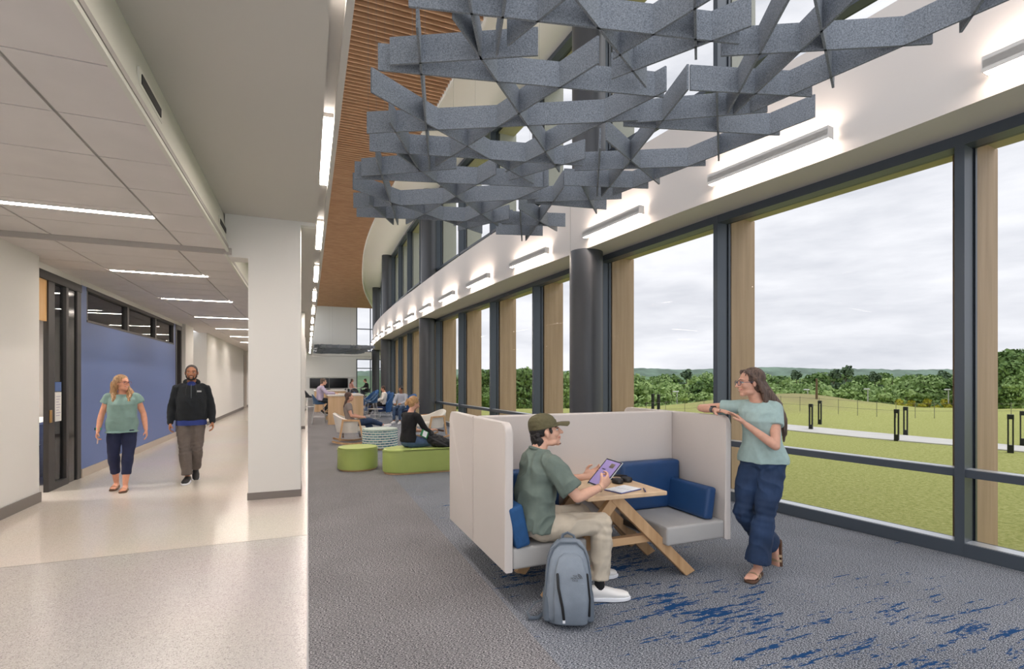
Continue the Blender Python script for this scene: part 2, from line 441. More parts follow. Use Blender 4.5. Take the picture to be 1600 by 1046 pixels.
# glazed storefront with its open doorway
mb = MB()
for a, b in ((8.43, 8.50), (9.09, 9.28), (9.66, 9.74), (10.05, 10.2)):
    mb.box(-3.46, -3.40, a, b, 0, 3.0)
mb.box(-3.46, -3.39, 8.43, 10.2, 3.0, 3.12); mb.box(-3.46, -3.40, 9.28, 9.66, 0, .1)
o = struct(mb, 'door_1', darkin)
mb = MB(); mb.box(-3.45, -3.44, 9.28, 9.66, .1, 3.0); mb.build('pane', inglass, o)
mb = MB(); mb.box(-3.46, -3.42, 9.74, 10.05, 0, 3.0); mb.build('black_panel', mat('black_glass', (26, 27, 30), .12), o)
mb = MB(); mb.box(-3.46, -3.42, 8.50, 9.09, 2.42, 3.0); mb.build('wood_transom', wood('transom_wood', (196, 152, 98), (210, 170, 116), 'z'), o)
mb = MB(); mb.box(-3.40, -3.385, 9.11, 9.17, .98, 1.16, bev=.005); mb.build('lock_plate', mat('brass_plate', (190, 150, 96), .3, metal=.9), o)

sg = empty('room_sign', (-3.425, 9.45, 0), 0, 'small blue and white notice on the glass beside the open doorway', 'sign')
mb = MB(); mb.box(-.004, .004, -.1, .1, 1.42, 1.56); mb.build('blue_header', mat('sign_blue', (66, 96, 150), .4), sg)
mb = MB(); mb.box(-.004, .004, -.1, .1, .98, 1.41); mb.build('notice_sheet', mat('sign_white', (228, 226, 222), .5), sg)
mb = MB()
for k in range(8): mb.box(.004, .006, -.07, .07-.03*(k % 3), 1.34-.04*k, 1.35-.04*k)
mb.build('printed_lines', mat('sign_lilac', (170, 160, 180), .5), sg)

# room behind the storefront
mb = MB(); mb.box(-8.9, -3.6, 6.2, 6.3, 0, 3.2); mb.box(-8.9, -3.6, 16.9, 17.0, 0, 3.2); mb.box(-9.0, -8.9, 6.2, 17, 0, 3.2); struct(mb, 'wall_room_back', mat('room_grey_paint', (176, 172, 166), .7))
mb = MB(); mb.box(-9, -3.6, 6.2, 17, 3.19, 3.24); struct(mb, 'ceiling', tilem)
cb = empty('coffee_counter', (-4.4, 11.0, 0), 0, 'grey counter with dark top seen through the open doorway', 'counter')
mb = MB(); mb.box(-.35, .35, -1.3, 1.0, 0, .86); mb.build('carcass', mat('counter_grey', (150, 146, 140), .5, var=.1, vscale=30), cb)
mb = MB(); mb.box(-.38, .38, -1.33, 1.03, .86, .9, bev=.005); mb.build('worktop', mat('counter_top', (210, 206, 200), .3), cb)
cm = empty('coffee_machine', (-4.4, 10.25, .9), 0, 'black coffee machine on the counter behind the doorway', 'appliance')
mb = MB(); mb.box(-.16, .16, -.15, .15, 0, .42, bev=.02); mb.build('body', mat('appliance_black', (24, 24, 26), .3), cm)
mb = MB(); mb.box(-.1, .1, -.2, -.15, .3, .38); mb.build('spout', mat('steel_trim', (170, 170, 172), .25, metal=.9), cm)
bn = empty('waste_bin', (-3.95, 9.75, 0), 0, 'black round waste bin standing inside the open doorway', 'bin')
mb = MB(); mb.lathe([(.15, 0), (.19, .58), (.2, .6), (.18, .6), (.14, .03)], 24); mb.build('bin_body', mat('bin_black', (30, 30, 32), .4), bn)

for i, y in enumerate((8.9, 11.6, 14.3)):
    t = empty('room_ceiling_light', (-5.6, y, 3.19), 0, ['ceiling light of the side room behind the open doorway', 'ceiling light of the side room behind the first clerestory pane', 'ceiling light of the side room behind the last clerestory pane'][i], 'light')
    mb = MB(); mb.box(-1.2, 1.2, -.05, .05, -.012, 0); mb.build('diffuser', mat('room_lamp_diffuser', (255, 247, 236), .5, emit=130.0), t)
    mb = MB(); mb.box(-1.22, 1.22, -.065, -.05, -.014, 0); mb.box(-1.22, 1.22, .05, .065, -.014, 0); mb.build('frame', gridm, t)
# ---- pillars along the corridor edge
pil = mat('pillar_paint', (222, 221, 217), .6)
for i, y in enumerate((7.5, 17.6, 28.0, 38.0)):
    mb = MB(); mb.box(-.73, -.09, y, y+.6, 0, Z_GYP+.01); o = struct(mb, 'pillar', pil)
    mb = MB(); mb.box(-.74, -.08, y-.012, y+.612, 0, .095); mb.build('pillar_base', basem, o)
mb = MB(); mb.box(-1.0, -.73, 7.5, 7.8, 3.2, Z_GYP); mb.box(-.09, .10, 7.5, 7.62, Z_GYP-.05, Z_GYP); struct(mb, 'trim_4', pil)

# ================================================================== FACADE
def wall_strip(mb, fx0, fx1, z0, z1, n=78, ya=Y0, yb=YE):
    yy = [ya + (yb-ya)*i/n for i in range(n+1)]
    for a, b in zip(yy, yy[1:]):
        A = [(fx0(a), a), (fx1(a), a), (fx1(b), b), (fx0(b), b)]
        v0 = [mb.bm.verts.new((x, y, z0)) for x, y in A]; v1 = [mb.bm.verts.new((x, y, z1)) for x, y in A]
        mb.bm.faces.new(v0[::-1]); mb.bm.faces.new(v1)
        mb.bm.faces.new((v0[0], v0[3], v1[3], v1[0])); mb.bm.faces.new((v0[1], v1[1], v1[2], v0[2]))
        if a == yy[0]: mb.bm.faces.new((v0[0], v1[0], v1[1], v0[1]))
        if b == yy[-1]: mb.bm.faces.new((v0[3], v0[2], v1[2], v1[3]))
    bmesh.ops.remove_doubles(mb.bm, verts=mb.bm.verts[:], dist=.0005)
    return mb
struct(wall_strip(MB(), Bx, lambda y: Wx(y)+.12, Z_HEAD, Z_BAND), 'wall_right_band', bandm, True)
mb = MB()
for ys_ in (7.95,): mb.box(Bx(ys_)-.003, Bx(ys_)+.01, ys_-.006, ys_+.006, Z_HEAD, Z_BAND)
struct(mb, 'trim_5', gridm)
# white ceiling over the facade and thick edge of the timber ceiling
struct(wall_strip(MB(), lambda y: .1, lambda y: Wx(y)+.15, Z_TOP, Z_TOP+.1, ya=YR), 'ceiling', mat('high_ceiling_paint', (240, 237, 236), .7), True)
struct(wall_strip(MB(), lambda y: Ex(y), lambda y: Ex(y)+.05, Z_WOOD-.02, Z_TOP, ya=YR), 'trim_6', white, True)
# timber slat ceiling
slat = wood('ceiling_slat_oak', (176, 136, 102), (200, 160, 124), 'x', 2.0, .5)
back = mat('slat_backing', (96, 70, 50), .9)
mb = MB(); y = YR
while y < YE-.1:
    x1 = Ex(y); mb.box(.26, x1, y, y+.028, Z_WOOD, Z_WOOD+.085); y += .142
struct(mb, 'ceiling_slats', slat)
struct(wall_strip(MB(), lambda y: .26, lambda y: Ex(y), Z_WOOD+.09, Z_WOOD+.12, ya=YR), 'ceiling', back)

extglass = glass('window_glass', (224, 224, 225), .003)
finw = wood('fin_timber', (186, 158, 126), (204, 176, 144), 'z', 1.6, .6)
finp = mat('fin_pale_panel', (186, 188, 178), .5, var=.05, vscale=2, vstretch=(1, 1, .1))
MULL = [2.74 + 2.59*k for k in range(-3, 18)]
def T(y):
    t = V((Wx(y+.05)-Wx(y-.05), .1, 0)).normalized(); return t, V((t.y, -t.x, 0))
wn = 0
for k, (a, b) in enumerate(zip(MULL, MULL[1:])):
    if a > YE-1: break
    b = min(b, YE-.2)
    for lvl, (z0, z1, rz, sillh) in enumerate(((0, Z_HEAD, .75, .12), (Z_BAND, Z_TOP, 5.62, .10))):
        wn += 1
        pa = V((Wx(a), a, 0)); pb = V((Wx(b), b, 0)); d = (pb-pa); L_ = d.length; t = d.normalized(); nrm = V((t.y, -t.x, 0))
        mb = MB()
        # mullion at a: front nose, web and outer cap
        up = V((0, 0, (z1-z0)/2)); c = pa + V((0, 0, (z0+z1)/2))
        mb.obox(c + nrm*.0, nrm*.10, t*.036, up)
        mb.obox(c + nrm*.115, nrm*.02, t*.05, up)
        for zz, h, dep in ((z0+sillh/2, sillh/2, .10), (rz, .035, .085), (z1-.05, .05, .10)):
            mid = (pa+pb)/2 + V((0, 0, zz))
            mb.obox(mid, nrm*dep, t*(L_/2-.036), V((0, 0, h)))
        o = struct(mb, 'window_%d' % wn, dark)
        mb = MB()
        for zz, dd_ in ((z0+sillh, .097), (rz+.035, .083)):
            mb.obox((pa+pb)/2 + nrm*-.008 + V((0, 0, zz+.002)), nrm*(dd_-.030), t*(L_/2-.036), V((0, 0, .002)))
        mb.build('rail_top_sheen', mat('rail_sheen_metal', (196, 200, 204), .3, metal=.5), o)  # pale strip coloured to stand for sky reflected on the rail tops
        mb = MB()
        for q0, q1 in ((z0+sillh, rz-.035), (rz+.035, z1-.1)):
            m0 = (pa+pb)/2 + nrm*.06 + V((0, 0, (q0+q1)/2))
            mb.obox(m0, nrm*.004, t*(L_/2-.036), V((0, 0, (q1-q0)/2)))
        mb.build('glass_pane', extglass, o)
    if b-a < 1: continue
# fins outside each mullion
for a in MULL:
    if a > YE-1: break
    t, nrm = T(a); pa = V((Wx(a), a, 0))
    mb = MB(); mb.obox(pa + nrm*.43 + t*.06 + V((0, 0, 1.9)), nrm*.25, t*.09, V((0, 0, 1.95)), bev=.006)
    mb.obox(pa + nrm*.43 + t*.06 + V((0, 0, 4.15)), nrm*.25, t*.09, V((0, 0, .27)), bev=.006)
    o = struct(mb, 'facade_fin', finw)
    mb = MB(); mb.obox(pa + nrm*.43 + t*.06 + V((0, 0, 6.5)), nrm*.25, t*.10, V((0, 0, 2.05))); mb.build('upper_fin', finp, o)
# exterior ledge over the lower windows
struct(wall_strip(MB(), lambda y: Wx(y)+.14, lambda y: Wx(y)+.62, Z_HEAD+.02, Z_HEAD+.3), 'facade_ledge', mat('ledge_beige', (196, 190, 160), .6), True)
struct(wall_strip(MB(), lambda y: Wx(y)-.1, lambda y: Wx(y)+.14, -.35, 0), 'facade_plinth', mat('plinth', (110, 108, 104), .8), True)
struct(wall_strip(MB(), lambda y: Wx(y)+.14, lambda y: Wx(y)+.62, Z_TOP-.1, Z_TOP+.2), 'facade_ledge', MATS['ledge_beige'], True)

# round columns, lower and upper storey
for y in (-2.9, 7.72, 18.35, 28.8, 39.2):
    x = {-2.9: 5.35, 7.72: 4.52, 18.35: 4.06, 28.8: 4.06, 39.2: 4.75}[y]
    mb = MB(); mb.lathe([(.29, 0), (.29, Z_HEAD+.01)], 48, (x, y, 0)); o = struct(mb, 'column', colm, True)
    mb = MB(); mb.lathe([(.29, Z_BAND-.01), (.29, Z_TOP)], 48, (x+.05, y, 0)); mb.build('upper_column', colm, o, smooth=True)

# ---- end wall with screens and corner glazing
mb = MB()
mb.box(-.2, 4.15, YE, YE+.2, 0, 3.55); mb.box(-.2, 4.15, YE, YE+.2, 3.55, Z_TOP); mb.box(.25, 5.2, YE-5.0, YE-4.8, Z_GYP-.35, Z_GYP-.25)
mb.box(4.15, 8.2, YE, YE+.2, 3.45, 4.1)
struct(mb, 'wall_end', white)
mb = MB(); mb.box(.0, 4.1, YE-.015, YE, 0, .1); struct(mb, 'baseboard_end', basem)
mb = MB()
for z0, z1, rz in ((0, 3.45, 2.6), (4.1, 8.4, 6.2)):
    for x in (4.15, 5.35, 6.6): mb.box(x-.04, x+.04, YE, YE+.14, z0, z1)
    for zz in (z0+.04, z1-.04, rz): mb.box(4.15, 6.6, YE+.005, YE+.135, zz-.04, zz+.04)
o = struct(mb, 'window_50', dark)
mb = MB(); mb.box(4.19, 6.6, YE+.07, YE+.08, 0, 3.45); mb.box(4.19, 6.6, YE+.07, YE+.08, 4.1, 8.4); mb.build('glass_pane', extglass, o)
scr = mat('screen_black', (16, 17, 20), .12)
scrframe = mat('screen_bezel', (30, 30, 32), .4)
for i, x in enumerate((.95, 2.58)):
    t = empty('wall_display', (x, YE-.02, 1.25), 0, ('black flat wall display on the far white wall, left of the pair', 'black flat wall display on the far white wall, right of the pair')[i], 'screen', None)
    mb = MB(); mb.box(-.79, .79, -.06, 0, -.44, .44, bev=.01); mb.build('bezel', scrframe, t)
    mb = MB(); mb.box(-.77, .77, -.066, -.06, -.42, .42); mb.build('panel', scr, t)
mb = MB(); mb.box(.0, 4.0, YE-.06, YE, 1.75, 1.86); mb.build('trim_7', white)['kind'] = 'structure'

# ================================================================== LAMPS
lampm = mat('lamp_diffuser', (255, 243, 230), .5, emit=46.0)
lampwarm = mat('sconce_diffuser', (255, 236, 220), .5, emit=22.0)
covem = mat('cove_diffuser', (255, 242, 232), .5, emit=62.0)
housem = mat('lamp_housing', (205, 202, 198), .5)
# corridor recessed linear lights
ll = [(-2.71+.06, 3.6, 'beyond the photo left edge, nearest'), ]
order = ['nearest recessed ceiling light, cut by the left edge', 'long recessed ceiling light over the white left wall', 'recessed ceiling light before the blue wall, second bright line', 'recessed ceiling light, third bright line down the corridor',
         'recessed ceiling light, fourth bright line down the corridor', 'recessed ceiling light, fifth bright line down the corridor', 'farthest but one recessed ceiling light of the corridor', 'farthest recessed ceiling light of the corridor']
cl_y = [3.44, 6.12, 8.82+.28, 11.9, 15.1, 18.3, 21.5, 24.7]
for i, y in enumerate(cl_y):
    z = Z_TILE if y < 7.3 else Z_TILE2
    xa, xb = (-2.71, -1.44) if i else (-2.71-.4, -1.92)
    t = empty('ceiling_light', ((xa+xb)/2, y, z), 0, order[i], 'light', 'recessed lights of the corridor')
    hw = (xb-xa)/2-.02
    mb = MB(); mb.box(-hw, hw, -.045, .045, -.006, .004); mb.build('diffuser', lampm, t)
    mb = MB(); mb.box(-hw-.012, hw+.012, -.06, -.045, -.009, .004); mb.box(-hw-.012, hw+.012, .045, .06, -.009, .004); mb.build('frame', housem, t)
# cove strip at the atrium edge
yy = [1.5 + 3.02*k for k in range(15)]
for i, y in enumerate(yy):
    ordn = ('nearest', 'second', 'third', 'fourth', 'fifth', 'sixth', 'seventh')
    t = empty('cove_light', (.1625, y, Z_GYP+.03), 0, 'white linear light in the ceiling edge slot, ' + (ordn[i] + ' from the camera' if i < 7 else 'a merging far one'), 'light', 'linear lights in the ceiling edge slot')
    mb = MB(); mb.box(-.036, .036, 0, 1.5, -.02, .01); mb.build('diffuser', covem, t)
    mb = MB(); mb.box(-.04, .04, -.01, 1.51, .01, .04); mb.build('housing', housem, t)
# sconces along the white band
names = ['cut by the right edge of the photo', 'longest, under the hanging baffles at right', 'second from the right edge column', 'above the first round column', 'left of the first round column',
         'midway between the first two columns', 'nearer to the second column', 'just right of the second column head', 'above the second column']
for k in range(14):
    yf = 2.26 + 2.56*k; yn = yf-1.38
    pn = V((Bx(yn), yn, 0)); pf = V((Bx(yf), yf, 0)); d = (pf-pn); t_ = d.normalized(); nr = V((-t_.y, t_.x, 0))
    mid = (pn+pf)/2 + nr*.1
    lab = 'linear wall light on the white band, ' + (names[k] if k < len(names) else 'in the small far row along the curve')
    t = empty('wall_light', (mid.x, mid.y, 4.02), math.atan2(t_.y, t_.x), lab, 'light', 'linear wall lights on the curved band')
    h = d.length/2
    mb = MB(); mb.box(-h, h, -.012, .012, -.055, .055); mb.box(-h, h, -.05, .05, -.03, .03)
    mb.box(-h-.006, -h, -.05, .05, -.06, .06); mb.box(h, h+.006, -.05, .05, -.06, .06)
    mb.box(-h, h, .038, .05, -.06, .06); mb.box(-.06, .06, -.1, -.04, -.04, .04)
    mb.build('housing', housem, t)
    mb = MB(); mb.box(-h, h, -.038, .036, -.056, -.045); mb.build('lower_diffuser', lampwarm, t)
    mb = MB(); mb.box(-h, h, -.038, .036, .045, .056); mb.build('upper_diffuser', lampwarm, t)
# slot diffusers in the bulkhead
for i, y in enumerate((4.0, 7.3-.25, 10.6)):
    xb, zb = (-.955, 3.47)
    t = empty('air_vent', (xb-.022, y, zb), 0, ['slotted air vent in the bulkhead, nearest one', 'slotted air vent in the bulkhead before the pillar', 'slotted air vent in the bulkhead beside the pillar head'][i], 'vent')
    mb = MB(); mb.obox((.012, 0, 0), (.006, 0, 0), (0, .26, 0), (0, 0, .055)); mb.build('frame', mat('vent_frame', (214, 214, 204), .6), t)
    mb = MB(); mb.obox((.02, 0, 0), (.004, 0, 0), (0, .22, 0), (0, 0, .03)); mb.build('slot', mat('vent_dark', (40, 40, 40), .8), t)
# small ceiling speaker/sensor by the pillar
t = empty('ceiling_camera', (-1.15, 12.6, Z_TILE2), 0, 'small grey security camera hanging from the corridor ceiling', 'camera')
mb = MB(); mb.tube([(0, 0, 0), (0, 0, -.18)], .015); mb.build('stem', housem, t)
mb = MB(); mb.box(-.05, .05, -.11, .08, -.3, -.2, bev=.015); mb.build('camera_body', housem, t)
mb = MB(); mb.tube([(0, -.11, -.25), (0, -.13, -.25)], .03); mb.build('lens', scr, t)
# ================================================================== HANGING FELT LATTICE
felt = mat('grey_felt', (106, 112, 120), .95, col2=(152, 158, 167), vscale=120, detail=6, spec=.15)
feltedge = felt
Z_CL = 3.9
PER = 2.13
def pc(px, py):
    p = P(px, py, Z_CL); return (p.x, p.y)
row1 = [((609.3, 101.9), (840.7, 87)), ((590.6, 110), (1037, 152.4)), ((708, 28.7), (874, 269.3)), ((580, 144.4), (834, 288)),
        ((935, 98.9), (680.5, 260.3)), ((573.5, 208.7), (997, 188.3)), ((577.3, 236.4), (910, 259.3)), ((608.5, 191), (656, 268.5)),
        ((1040.8, 142.4), (790, 269)), ((795.4, 282.3), (913.9, 247.9)),
        ((994, 191.8), (1198.9, 175.4)), ((974.2, 197.6), (1218, 211.8)), ((1273.4, 183.1), (957.9, 305.8)), ((1075, 139.6), (940, 307.5)),
        ((947, 219.2), (1030, 288.4)), ((897.7, 267), (1102.3, 259.2)), ((881.4, 290), (1012.8, 294.7)), ((937.8, 232), (933, 307)), ((1120, 145), (1123, 252))]
row2 = [((564.9, 275.6), (713, 264.1)), ((554.3, 279.8), (848, 292.8)), ((620.5, 241), (778, 353.6)), ((551.5, 295.7), (753.2, 365.5)), ((587.8, 248.8), (621.6, 352)),
        ((775.2, 272), (634.6, 350.7)), ((552.4, 325), (842, 310.6)), ((557.2, 339), (801, 349.2)), ((576, 317), (614.6, 351.7)),
        ((835.5, 316), (971.3, 311)), ((824, 317.3), (947.4, 327.6)), ((880.8, 292.4), (821.6, 376.6)), ((909, 291), (932, 334.5)), ((811, 327.2), (870, 361.7)),
        ((775, 366.4), (848, 368.7)), ((784, 350.7), (883.3, 354.4)), ((812.6, 331), (815.4, 377))]
B1 = [(pc(*a), pc(*b)) for a, b in row1]
B2 = [(pc(*a), pc(*b)) for a, b in row2]
e2 = B2[4]
B1.append(((e2[0][0], e2[0][1]-PER), (e2[1][0], e2[1][1]-PER)))
k1 = B1[8]; m1 = B1[9]
B2.append(((k1[0][0], k1[0][1]+PER), (k1[1][0], k1[1][1]+PER)))
B2.append(((m1[0][0], m1[0][1]+PER), (m1[1][0], m1[1][1]+PER)))
def cloud(name, label, blades, z, loc, th=.017, H=.2, wires=()):
    root = empty(name, loc, 0, label, 'hanging ceiling sculpture')
    for (a, b) in blades:
        a = V((a[0], a[1], 0)); b = V((b[0], b[1], 0)); d = (b-a).normalized(); s = V((-d.y, d.x, 0))
        mb = MB(); mb.obox((a+b)/2 + V((0, 0, z+H/2)), (b-a)/2, s*th/2, V((0, 0, H/2)))
        o = mb.build('felt_blade', felt, root)
    for (x, y) in wires:
        mb = MB(); mb.tube([(x, y, z+H), (x, y, Z_WOOD-.002)], .0011, 6, ends=False); mb.build('cable', mat('cable_grey', (120, 118, 116), .4, metal=.5), root)
    return root
rows = B2 + B1
sh = lambda B, k: [((a[0], a[1]-PER*k), (b[0], b[1]-PER*k)) for a, b in B]
rows = rows + sh(B1, 1) + sh(B1, 2)
W_ = [(.72, 3.75-2.13*k) for k in (-1, 0, 1)] + [(1.15, 5.3-2.13*k) for k in (0, -1, 1)] + [(2.2, 4.7-2.13*k) for k in (0, -1, 1)] + [(2.85, 6.4), (2.85, 4.4), (.9, 6.5), (.6, 5.6), (1.9, 6.9)]
cloud('felt_baffle_cloud', 'large suspended lattice of grey felt blades above the booths', rows, Z_CL, (0, 0, 0), wires=W_)
far = []
for k in range(4):
    far += [((a[0], a[1]+31+PER*k), (b[0], b[1]+31+PER*k)) for a, b in B1]
far = [((a[0]-.1, a[1]-.5), (b[0]-.1, b[1]-.5)) for a, b in far]
cloud('felt_baffle_cloud', 'small-looking far lattice of grey felt blades before the end wall', far, 3.60, (0, 0, 0), wires=[(1.5, 35), (3, 35), (1.5, 40), (3, 40)])
# ================================================================== OUTSIDE
def ground_z(x, y):
    d = x*SY + y*CY; lat = x*CY - y*SY
    z = -.3
    # low mound beyond the path
    u = (lat/max(d, 1))
    m = math.exp(-(((d-33)/6.5)**2)) * math.exp(-(((u-.54)/.19)**2)) * 1.0
    z += m
    if d > 33: z -= 9.0*min(1, (d-33)/50.0)**1.1
    z += .05*noise.noise(V((x*.15, y*.15, 0)))
    return z
mb = MB(); bmv = {}
angs = [radians(-60 + 120*i/100) for i in range(101)]
dists = [2.0*(1.065**i) for i in range(95)]
grid = []
for r in dists:
    rowv = []
    for a in angs:
        x = sin(YAW+a+radians(12))*r; y = cos(YAW+a+radians(12))*r
        x += 5.0
        rowv.append(mb.bm.verts.new((x, y-3, ground_z(x, y-3))))
    grid.append(rowv)
for i in range(len(dists)-1):
    for j in range(100):
        mb.bm.faces.new((grid[i][j], grid[i][j+1], grid[i+1][j+1], grid[i+1][j]))
# lawn material: mottled green, tan grass on the mound crest
m = bpy.data.materials.new('lawn_grass'); m.use_nodes = True
N = m.node_tree.nodes; L = m.node_tree.links; b = N['Principled BSDF']
tc = N.new('ShaderNodeTexCoord')
nz = N.new('ShaderNodeTexNoise'); nz.inputs['Scale'].default_value = 16; nz.inputs['Detail'].default_value = 10; nz.inputs['Roughness'].default_value = .8; L.new(tc.outputs['Object'], nz.inputs['Vector'])
cr = N.new('ShaderNodeValToRGB'); e = cr.color_ramp.elements
e[0].position = .36; e[0].color = lin((142, 148, 82)); e[1].position = .64; e[1].color = lin((206, 206, 140)); k = e.new(.5); k.color = lin((178, 182, 108))
L.new(nz.outputs['Fac'], cr.inputs[0])
n2 = N.new('ShaderNodeTexNoise'); n2.inputs['Scale'].default_value = .25; n2.inputs['Detail'].default_value = 4; L.new(tc.outputs['Object'], n2.inputs['Vector'])
sx = N.new('ShaderNodeSeparateXYZ'); L.new(tc.outputs['Object'], sx.inputs[0])
ad = N.new('ShaderNodeMath'); ad.operation = 'MULTIPLY_ADD'; ad.inputs[1].default_value = 1.2; L.new(n2.outputs['Fac'], ad.inputs[0]); L.new(sx.outputs['Z'], ad.inputs[2])
mr = N.new('ShaderNodeMapRange'); mr.inputs[1].default_value = .50; mr.inputs[2].default_value = 1.05; mr.inputs[4].default_value = .8; L.new(ad.outputs[0], mr.inputs[0])
mx = N.new('ShaderNodeMix'); mx.data_type = 'RGBA'; L.new(mr.outputs[0], mx.inputs[0]); L.new(cr.outputs[0], mx.inputs[6]); mx.inputs[7].default_value = lin((160, 150, 112))
L.new(mx.outputs[2], b.inputs['Base Color']); b.inputs['Roughness'].default_value = .95; b.inputs['Specular IOR Level'].default_value = .1
bp = N.new('ShaderNodeBump'); bp.inputs['Strength'].default_value = .7; bp.inputs['Distance'].default_value = .05; L.new(nz.outputs['Fac'], bp.inputs['Height']); L.new(bp.outputs[0], b.inputs['Normal'])
o = mb.build('lawn', m, None, smooth=True, angle=0); o['kind'] = 'structure'

# concrete path
def gp(px, py, zz=-.27):
    p = P(px, py, zz); return p
mb = MB()
pts = [(900, 648, 644), (1000, 655, 651), (1100, 662, 656.5), (1225, 671, 664), (1350, 683, 674), (1490, 696, 687), (1600, 707, 698), (1750, 724, 714), (1900, 741, 729)]
pr = None
for px, y1, y2 in pts:
    a = gp(px, y1); c_ = gp(px, y2)
    cur = [(a.x, a.y, ground_z(a.x, a.y)+.03), (c_.x, c_.y, ground_z(c_.x, c_.y)+.03)]
    if pr:
        mb.quad(pr[0], cur[0], cur[1], pr[1])
        lo = [(q[0], q[1], q[2]-.08) for q in (pr[0], cur[0])]; mb.quad(pr[0], cur[0], lo[1], lo[0])
    pr = cur
o = mb.build('path', mat('concrete_path', (214, 212, 206), .85, var=.05, vscale=2)); o['kind'] = 'structure'
# far gravel road
mb = MB(); pr = None
for px, yv in ((1330, 641), (1400, 640.5), (1490, 641), (1600, 643), (1720, 647)):
    d = 34.0 + (px-1330)*.004; lat = (px-800)/FPX*d
    q = V((lat*CY+d*SY, d*CY-lat*SY, 0)); q2 = V(((px-800)/FPX*(d+2.2)*CY+(d+2.2)*SY, (d+2.2)*CY-(px-800)/FPX*(d+2.2)*SY, 0))
    cur = [(q.x, q.y, ground_z(q.x, q.y)+.05), (q2.x, q2.y, ground_z(q2.x, q2.y)+.05)]
    if pr: mb.quad(pr[0], cur[0], cur[1], pr[1])
    pr = cur
o = mb.build('road', MATS['concrete_path']); o['kind'] = 'structure'

# lantern bollards
bolm = mat('bollard_black', (34, 38, 36), .5)
def bollard():
    root = empty('garden_bollard', (0, 0, 0))
    mb = MB(); mb.box(-.062, .062, -.062, .062, 0, .2, bev=.006); mb.build('base', bolm, root)
    mb = MB()
    for sx_ in (-.045, .045):
        for sy_ in (-.045, .045): mb.box(sx_-.016, sx_+.016, sy_-.016, sy_+.016, .2, .86)
    mb.build('frame_posts', bolm, root)
    mb = MB(); mb.box(-.065, .065, -.065, .065, .86, .98, bev=.006); mb.build('cap', bolm, root)
    return root
bd = [(1267, 671, 'lantern bollard left of the utility pole, nearer one beyond the woman'), (1281, 664, 'lantern bollard beside the utility pole, farther of the left pair'),
      (1401, 688, 'lantern bollard nearest the path, left of the middle pair'), (1415, 680, 'lantern bollard across the path, right of the middle pair'),
      (1579, 708, 'lantern bollard seen through the right edge window, taller looking'), (1598, 696, 'lantern bollard cut by the right edge of the photo'),
      (1020, 645, 'tiny dark lantern bollard behind the booth top, left'), (1029, 646.5, 'tiny dark lantern bollard behind the booth top, right')]
b0 = bollard()
for i, (px, py, lab) in enumerate(bd):
    p = P(px, py, -.28); o = b0 if i == 0 else copy_tree(b0)
    o.location = (p.x, p.y, ground_z(p.x, p.y)); o.rotation_euler.z = .4
    tag(o, lab, 'bollard', 'lantern bollards beside the path')
# utility pole
def at_d(px, d, z):
    lat = (px-800)/FPX*d; return V((lat*CY+d*SY, d*CY-lat*SY, z))
p = at_d(1276, 30, 0); g = ground_z(p.x, p.y)
mb = MB(); mb.tube([(0, 0, 0), (0, 0, 1.6-(-.1)-g+0)], [.07, .055], 10); o = mb.build('timber_pole', mat('pole_wood', (118, 98, 76), .9), None, smooth=True); o.location = (p.x, p.y, g-.1)
tag(o, 'weathered wooden pole standing on the lawn before the mound', 'pole')
# wire fence across the lawn
fm = mat('fence_post', (120, 116, 104), .8)
fr_ = empty('wire_fence', at_d(1000, 27, -.3), 0, 'thin wire fence running across the lawn before the mound', 'fence')
base = at_d(1000, 27, 0)
mbw = MB()
prevp = None
for i in range(22):
    px = 1010 + 30*i; d = 25 + .8*sin(i*.3); p = at_d(px, d, 0); g = ground_z(p.x, p.y)
    q = V((p.x-base.x, p.y-base.y, g+.3))
    mb = MB(); mb.tube([q, q+V((0, 0, .75))], .012, 6); mb.build('post', fm, fr_)
    if prevp is not None:
        for hz in (.35, .7): mbw.tube([prevp+V((0, 0, hz)), q+V((0, 0, hz))], .006, 5, ends=False)
    prevp = q
mbw.build('wires', fm, fr_)

